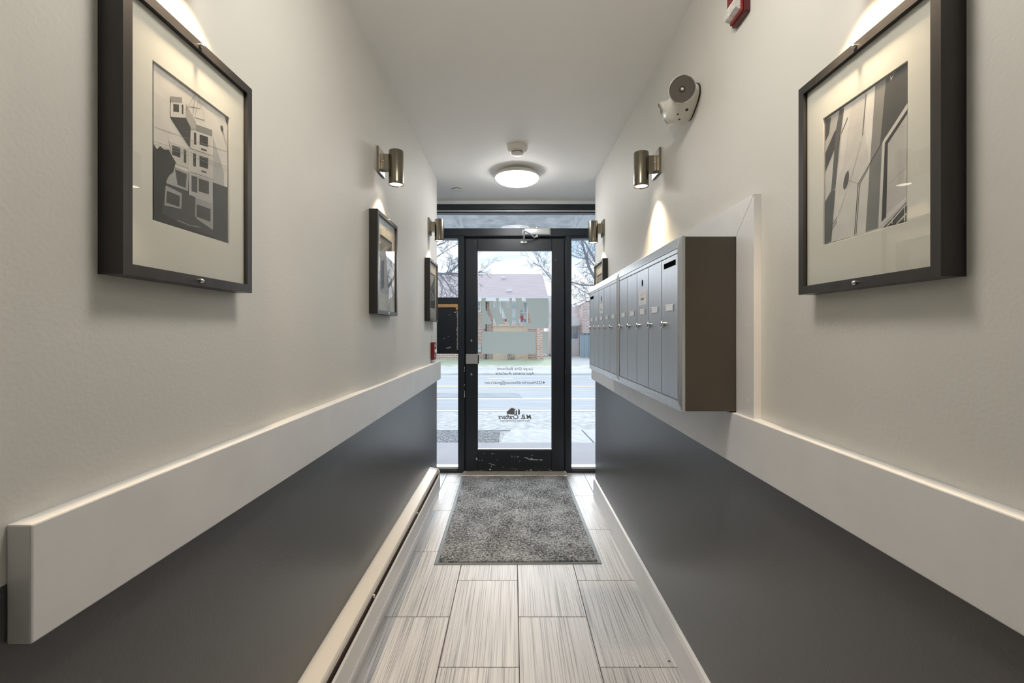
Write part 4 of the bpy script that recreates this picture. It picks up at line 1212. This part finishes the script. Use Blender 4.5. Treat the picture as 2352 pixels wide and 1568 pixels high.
B().box(hx(1085), hx(1105.5), YH - .16, YH + .02, hz(807), hz(794)).build('striped_vent', M_FASC, h1)
b = B()
for k in range(3): b.box(hx(1085), hx(1104.8), YH - .17, YH - .15, hz(797.5 + k * 3), hz(795.8 + k * 3))
b.build('vent_louvres', mat('blue_louvre', (0.25, 0.42, 0.50), 0.6), h1)
b = B().lathe(((.26, 0), (.30, .03), (.30, .05), (.26, .05)), (hx(1180), YH - .12, hz(718)), (0, -1, 0), 20, cap=False)
b.build('wreath', mat('pale_wreath', (0.55, 0.57, 0.62), 0.9), h1)
M_FLOW = mat('red_blossom', (0.62, 0.10, 0.09), 0.7)
for x, y, lb in ((1159.5, 735.5, 'red flowers in the window of the brick house, left cluster'), (1199, 727, 'red flowers in the window of the brick house, upper right cluster'),
                 (1199.5, 733.5, 'red flowers in the window of the brick house, lower right cluster')):
    b = B()
    for k in range(9):
        b.ellipsoid((hx(x) + rnd.uniform(-.07, .07), YH - .22 + rnd.uniform(-.04, .04), hz(y) + rnd.uniform(-.06, .06)), (.035, .035, .032), 7, 5)
    b.build('flower_cluster', M_FLOW, label=lb, cat='flowers', group='flowers at the brick house', origin=(hx(x), YH - .22, hz(y) - .06))
# neighbouring house with white garage, seen through the right sidelight
YN = 26.0
h2 = thing('neighbour_house', 'pink brick house with white garage door seen through the right sidelight', 'house', (5, YN, 0))
NX = lambda x: (x - VX) * YN / F
NZ = lambda y: EYE - (y - VY) * YN / F
B().prism([(NX(1331), GZ), (13, GZ), (13, NZ(688)), (NX(1362), NZ(690)), (NX(1340), NZ(694)), (NX(1331), NZ(700))],
          lambda a, c: (a, YN - 1.2, c), lambda a, c: (a, YN + 7, c)).build('brick_wall', M_BRICK2, h2)
B().box(2.2, NX(1331), YN, YN + 6, GZ, NZ(745)).build('garage_wall', M_FASC, h2)
B().hexa([(2.0, YN - .3, NZ(735)), (NX(1331), YN - .3, NZ(735)), (NX(1320), YN + 4, NZ(735) + 1.6), (2.0, YN + 4, NZ(735) + 1.6),
          (2.0, YN - .3, NZ(731)), (NX(1331), YN - .3, NZ(731)), (NX(1320), YN + 4, NZ(731) + 1.6), (2.0, YN + 4, NZ(731) + 1.6)]).build('garage_roof', mat('grey_pink_shingle', (0.48, 0.42, 0.43), .9, var=.1, scale=2), h2)
B().box(2.0, NX(1331.5), YN - .42, YN - .1, NZ(746), NZ(731)).build('fascia', M_FASC, h2)
B().box(NX(1300), NX(1329.5), YN - .06, YN + .02, GZ, NZ(778)).build('garage_door', M_FASC, h2)
w = B().box(NX(1300), NX(1329), YN - .06, YN + .02, NZ(778), NZ(748)).build('window', M_FASC, h2)
B().box(NX(1302), NX(1314), YN - .08, YN - .05, NZ(777), NZ(750)).build('pane', M_WIN, w)
B().box(NX(1315), NX(1327), YN - .08, YN - .05, NZ(777), NZ(750)).build('pane', M_WIN, w)
w = B().box(NX(1342), NX(1353), YN - 1.26, YN - 1.19, NZ(726), NZ(714)).build('window', M_FASC, h2)
B().box(NX(1343), NX(1352), YN - 1.28, YN - 1.25, NZ(725), NZ(715)).build('pane', M_WINL, w)
gt = thing('blue_gate', 'grey blue metal gate beside the white garage across the street', 'gate', (4.1, 23.5, 0))
GX = lambda x: (x - VX) * 23.5 / F
GZ_ = lambda y: EYE - (y - VY) * 23.5 / F
M_GATE = mat('grey_blue_gate', (0.36, 0.43, 0.48), 0.6)
for x0, x1 in ((1334, 1343.2), (1344, 1353), (1353.8, 1363)):
    B().box(GX(x0), GX(x1), 23.5, 23.55, GZ + .05, GZ_(768)).build('panel', M_GATE, gt)
B().box(GX(1333.5), GX(1364), 23.46, 23.58, GZ_(768), GZ_(765)).build('top_bar', mat('dark_gate_bar', (0.22, 0.27, 0.31), .6), gt)
for x in (1333.5, 1343.6, 1353.4, 1363.2):
    B().box(GX(x) - .03, GX(x) + .03, 23.46, 23.58, GZ, GZ_(766)).build('post', M_GATE, gt)

# ---------------------------------------------------------------- outside: bare trees
M_BARK = mat('grey_bark', (0.30, 0.30, 0.32), 0.95, var=0.2, scale=6)
Yt_ = [15]
def grow(b, p, d, l, r, depth, R, droop=0.0, cone=0.7):
    n = 4; pts = [p.copy()]; rad = [r]
    q = p.copy(); d = d.normalized()
    for k in range(n):
        d = (d + Vector((R.uniform(-1, 1), R.uniform(-1, 1), R.uniform(-1, 1))) * .28 + Vector((0, 0, -droop))).normalized()
        q = q + d * (l / n)
        pts.append(q.copy()); rad.append(max(r * (1 - .55 * (k + 1) / n), .0042 * Yt_[0] / 15))
        if depth > 0 and k >= 1:
            for _ in range(R.choice((1, 1, 2))):
                e_ = (d + Vector((R.uniform(-1, 1), R.uniform(-1, 1), R.uniform(-1, 1))) * cone).normalized()
                grow(b, q, e_, l * R.uniform(.45, .7), rad[-1] * .62, depth - 1, R, droop, cone)
    b.tube(pts, rad, 5 if r > .02 else 3)
def tree(label, Yt, base_x, trunk_top, limbs, seed, r0, extra, depth=2, tw=.62, droop=0.0, fork_px=None):
    R = random.Random(seed); Yt_[0] = Yt
    t_ = thing('bare_tree', label, 'tree', (base_x, Yt, GZ), group='bare trees outside')
    B().tube([(base_x, Yt, GZ), (base_x + .03, Yt, GZ + trunk_top * .4), (base_x - .02, Yt, GZ + trunk_top), (base_x + .05, Yt + .1, GZ + trunk_top * 1.5)],
             [r0 * 1.25, r0, r0 * .85, r0 * .45], 10).build('trunk', M_BARK, t_, smooth=True)
    for w, pts in limbs:
        b = B()
        P3 = [px(x, y, Yt + dy) for x, y, dy in pts]
        w *= .85
        rad = [w * (1 - .62 * i / (len(P3) - 1)) for i in range(len(P3))]
        b.tube(P3, rad, 6)
        for i in range(len(P3) - 1):
            for k in range(5):
                f_ = R.random(); s_ = P3[i].lerp(P3[i + 1], f_)
                d = (P3[i + 1] - P3[i]).normalized() + Vector((R.uniform(-1, 1), R.uniform(-1, 1), R.uniform(-.6, 1))) * .9
                grow(b, s_, d, R.uniform(.5, 1.0) * tw, rad[i] * .38, depth, R, droop)
        b.build('branch', M_BARK, t_)
    for k in range(extra):                             # the rest of the crown
        a = R.uniform(-1.2, 1.2) + (0 if base_x > 0 else math.pi)
        b = B()
        grow(b, Vector((base_x, Yt, GZ + trunk_top * R.uniform(.9, 1.4))), Vector((math.cos(a), math.sin(a) * .8, R.uniform(.4, 1.2))), R.uniform(1.8, 2.8), r0 * .35, 3, R)
        b.build('branch', M_BARK, t_)
    return t_
tree('bare tree across the street seen through the right sidelight', 18.3, 4.05, 3.2, [
    (.085, [(1404, 720, 0), (1375, 655, 0), (1352, 612, -.2), (1343, 578, -.3), (1334, 545, -.4), (1318, 505, -.5)]),
    (.055, [(1400, 660, 0), (1372, 610, .3), (1360, 585, .4), (1347, 562, .5), (1336, 548, .5), (1322, 536, .4)]),
    (.045, [(1395, 700, 0), (1366, 655, .2), (1340, 655, .3), (1314, 648, .3), (1290, 645, .2), (1266, 641, .2), (1244, 614, .2), (1226, 603, .2)]),
    (.035, [(1375, 620, 0), (1352, 594, -.3), (1330, 592, -.5), (1305, 582, -.6)]),
    (.040, [(1400, 720, 0), (1368, 684, -.2), (1345, 672, -.3), (1318, 655, -.4)]),
    (.030, [(1390, 715, 0), (1362, 694, .2), (1340, 690, .2), (1316, 700, .2)])], 5, .22, 5, 2, .55)
tree('bare tree near the street seen through the left sidelight', 12.0, -3.1, 3.0, [
    (.040, [(925, 620, 0), (970, 615, 0), (1003, 627, 0), (1030, 630, .1), (1055, 628, .2), (1080, 631, .3), (1108, 622, .3)]),
    (.036, [(1022, 632, 0), (1040, 619, 0), (1056, 604, 0), (1070, 596, 0)]),
    (.022, [(1012, 630, 0), (1028, 652, .1), (1038, 670, .2), (1050, 679, .2)]),
    (.018, [(1003, 634, 0), (1016, 655, -.1), (1026, 676, -.1), (1024, 690, -.1)]),
    (.020, [(925, 600, 0), (985, 570, 0), (1015, 560, .1), (1032, 550, .1), (1060, 552, .1)]),
    (.018, [(940, 610, 0), (990, 600, -.2), (1015, 582, -.3), (1040, 566, -.3), (1062, 556, -.3)])], 9, .17, 4, 2, .42, .03)
R = random.Random(3)
b = B()
for k in range(14):
    grow(b, Vector((hx(1178) + R.uniform(-.25, .25), YH - .6, GZ)), Vector((R.uniform(-1, 1), R.uniform(-.3, .1), R.uniform(.3, .9))), R.uniform(.25, .5), .012, 1, R)
b.build('bare_shrub', M_BARK, label='low bare shrub before the tan panel of the brick house', cat='shrub', origin=(hx(1178), YH - .6, GZ))
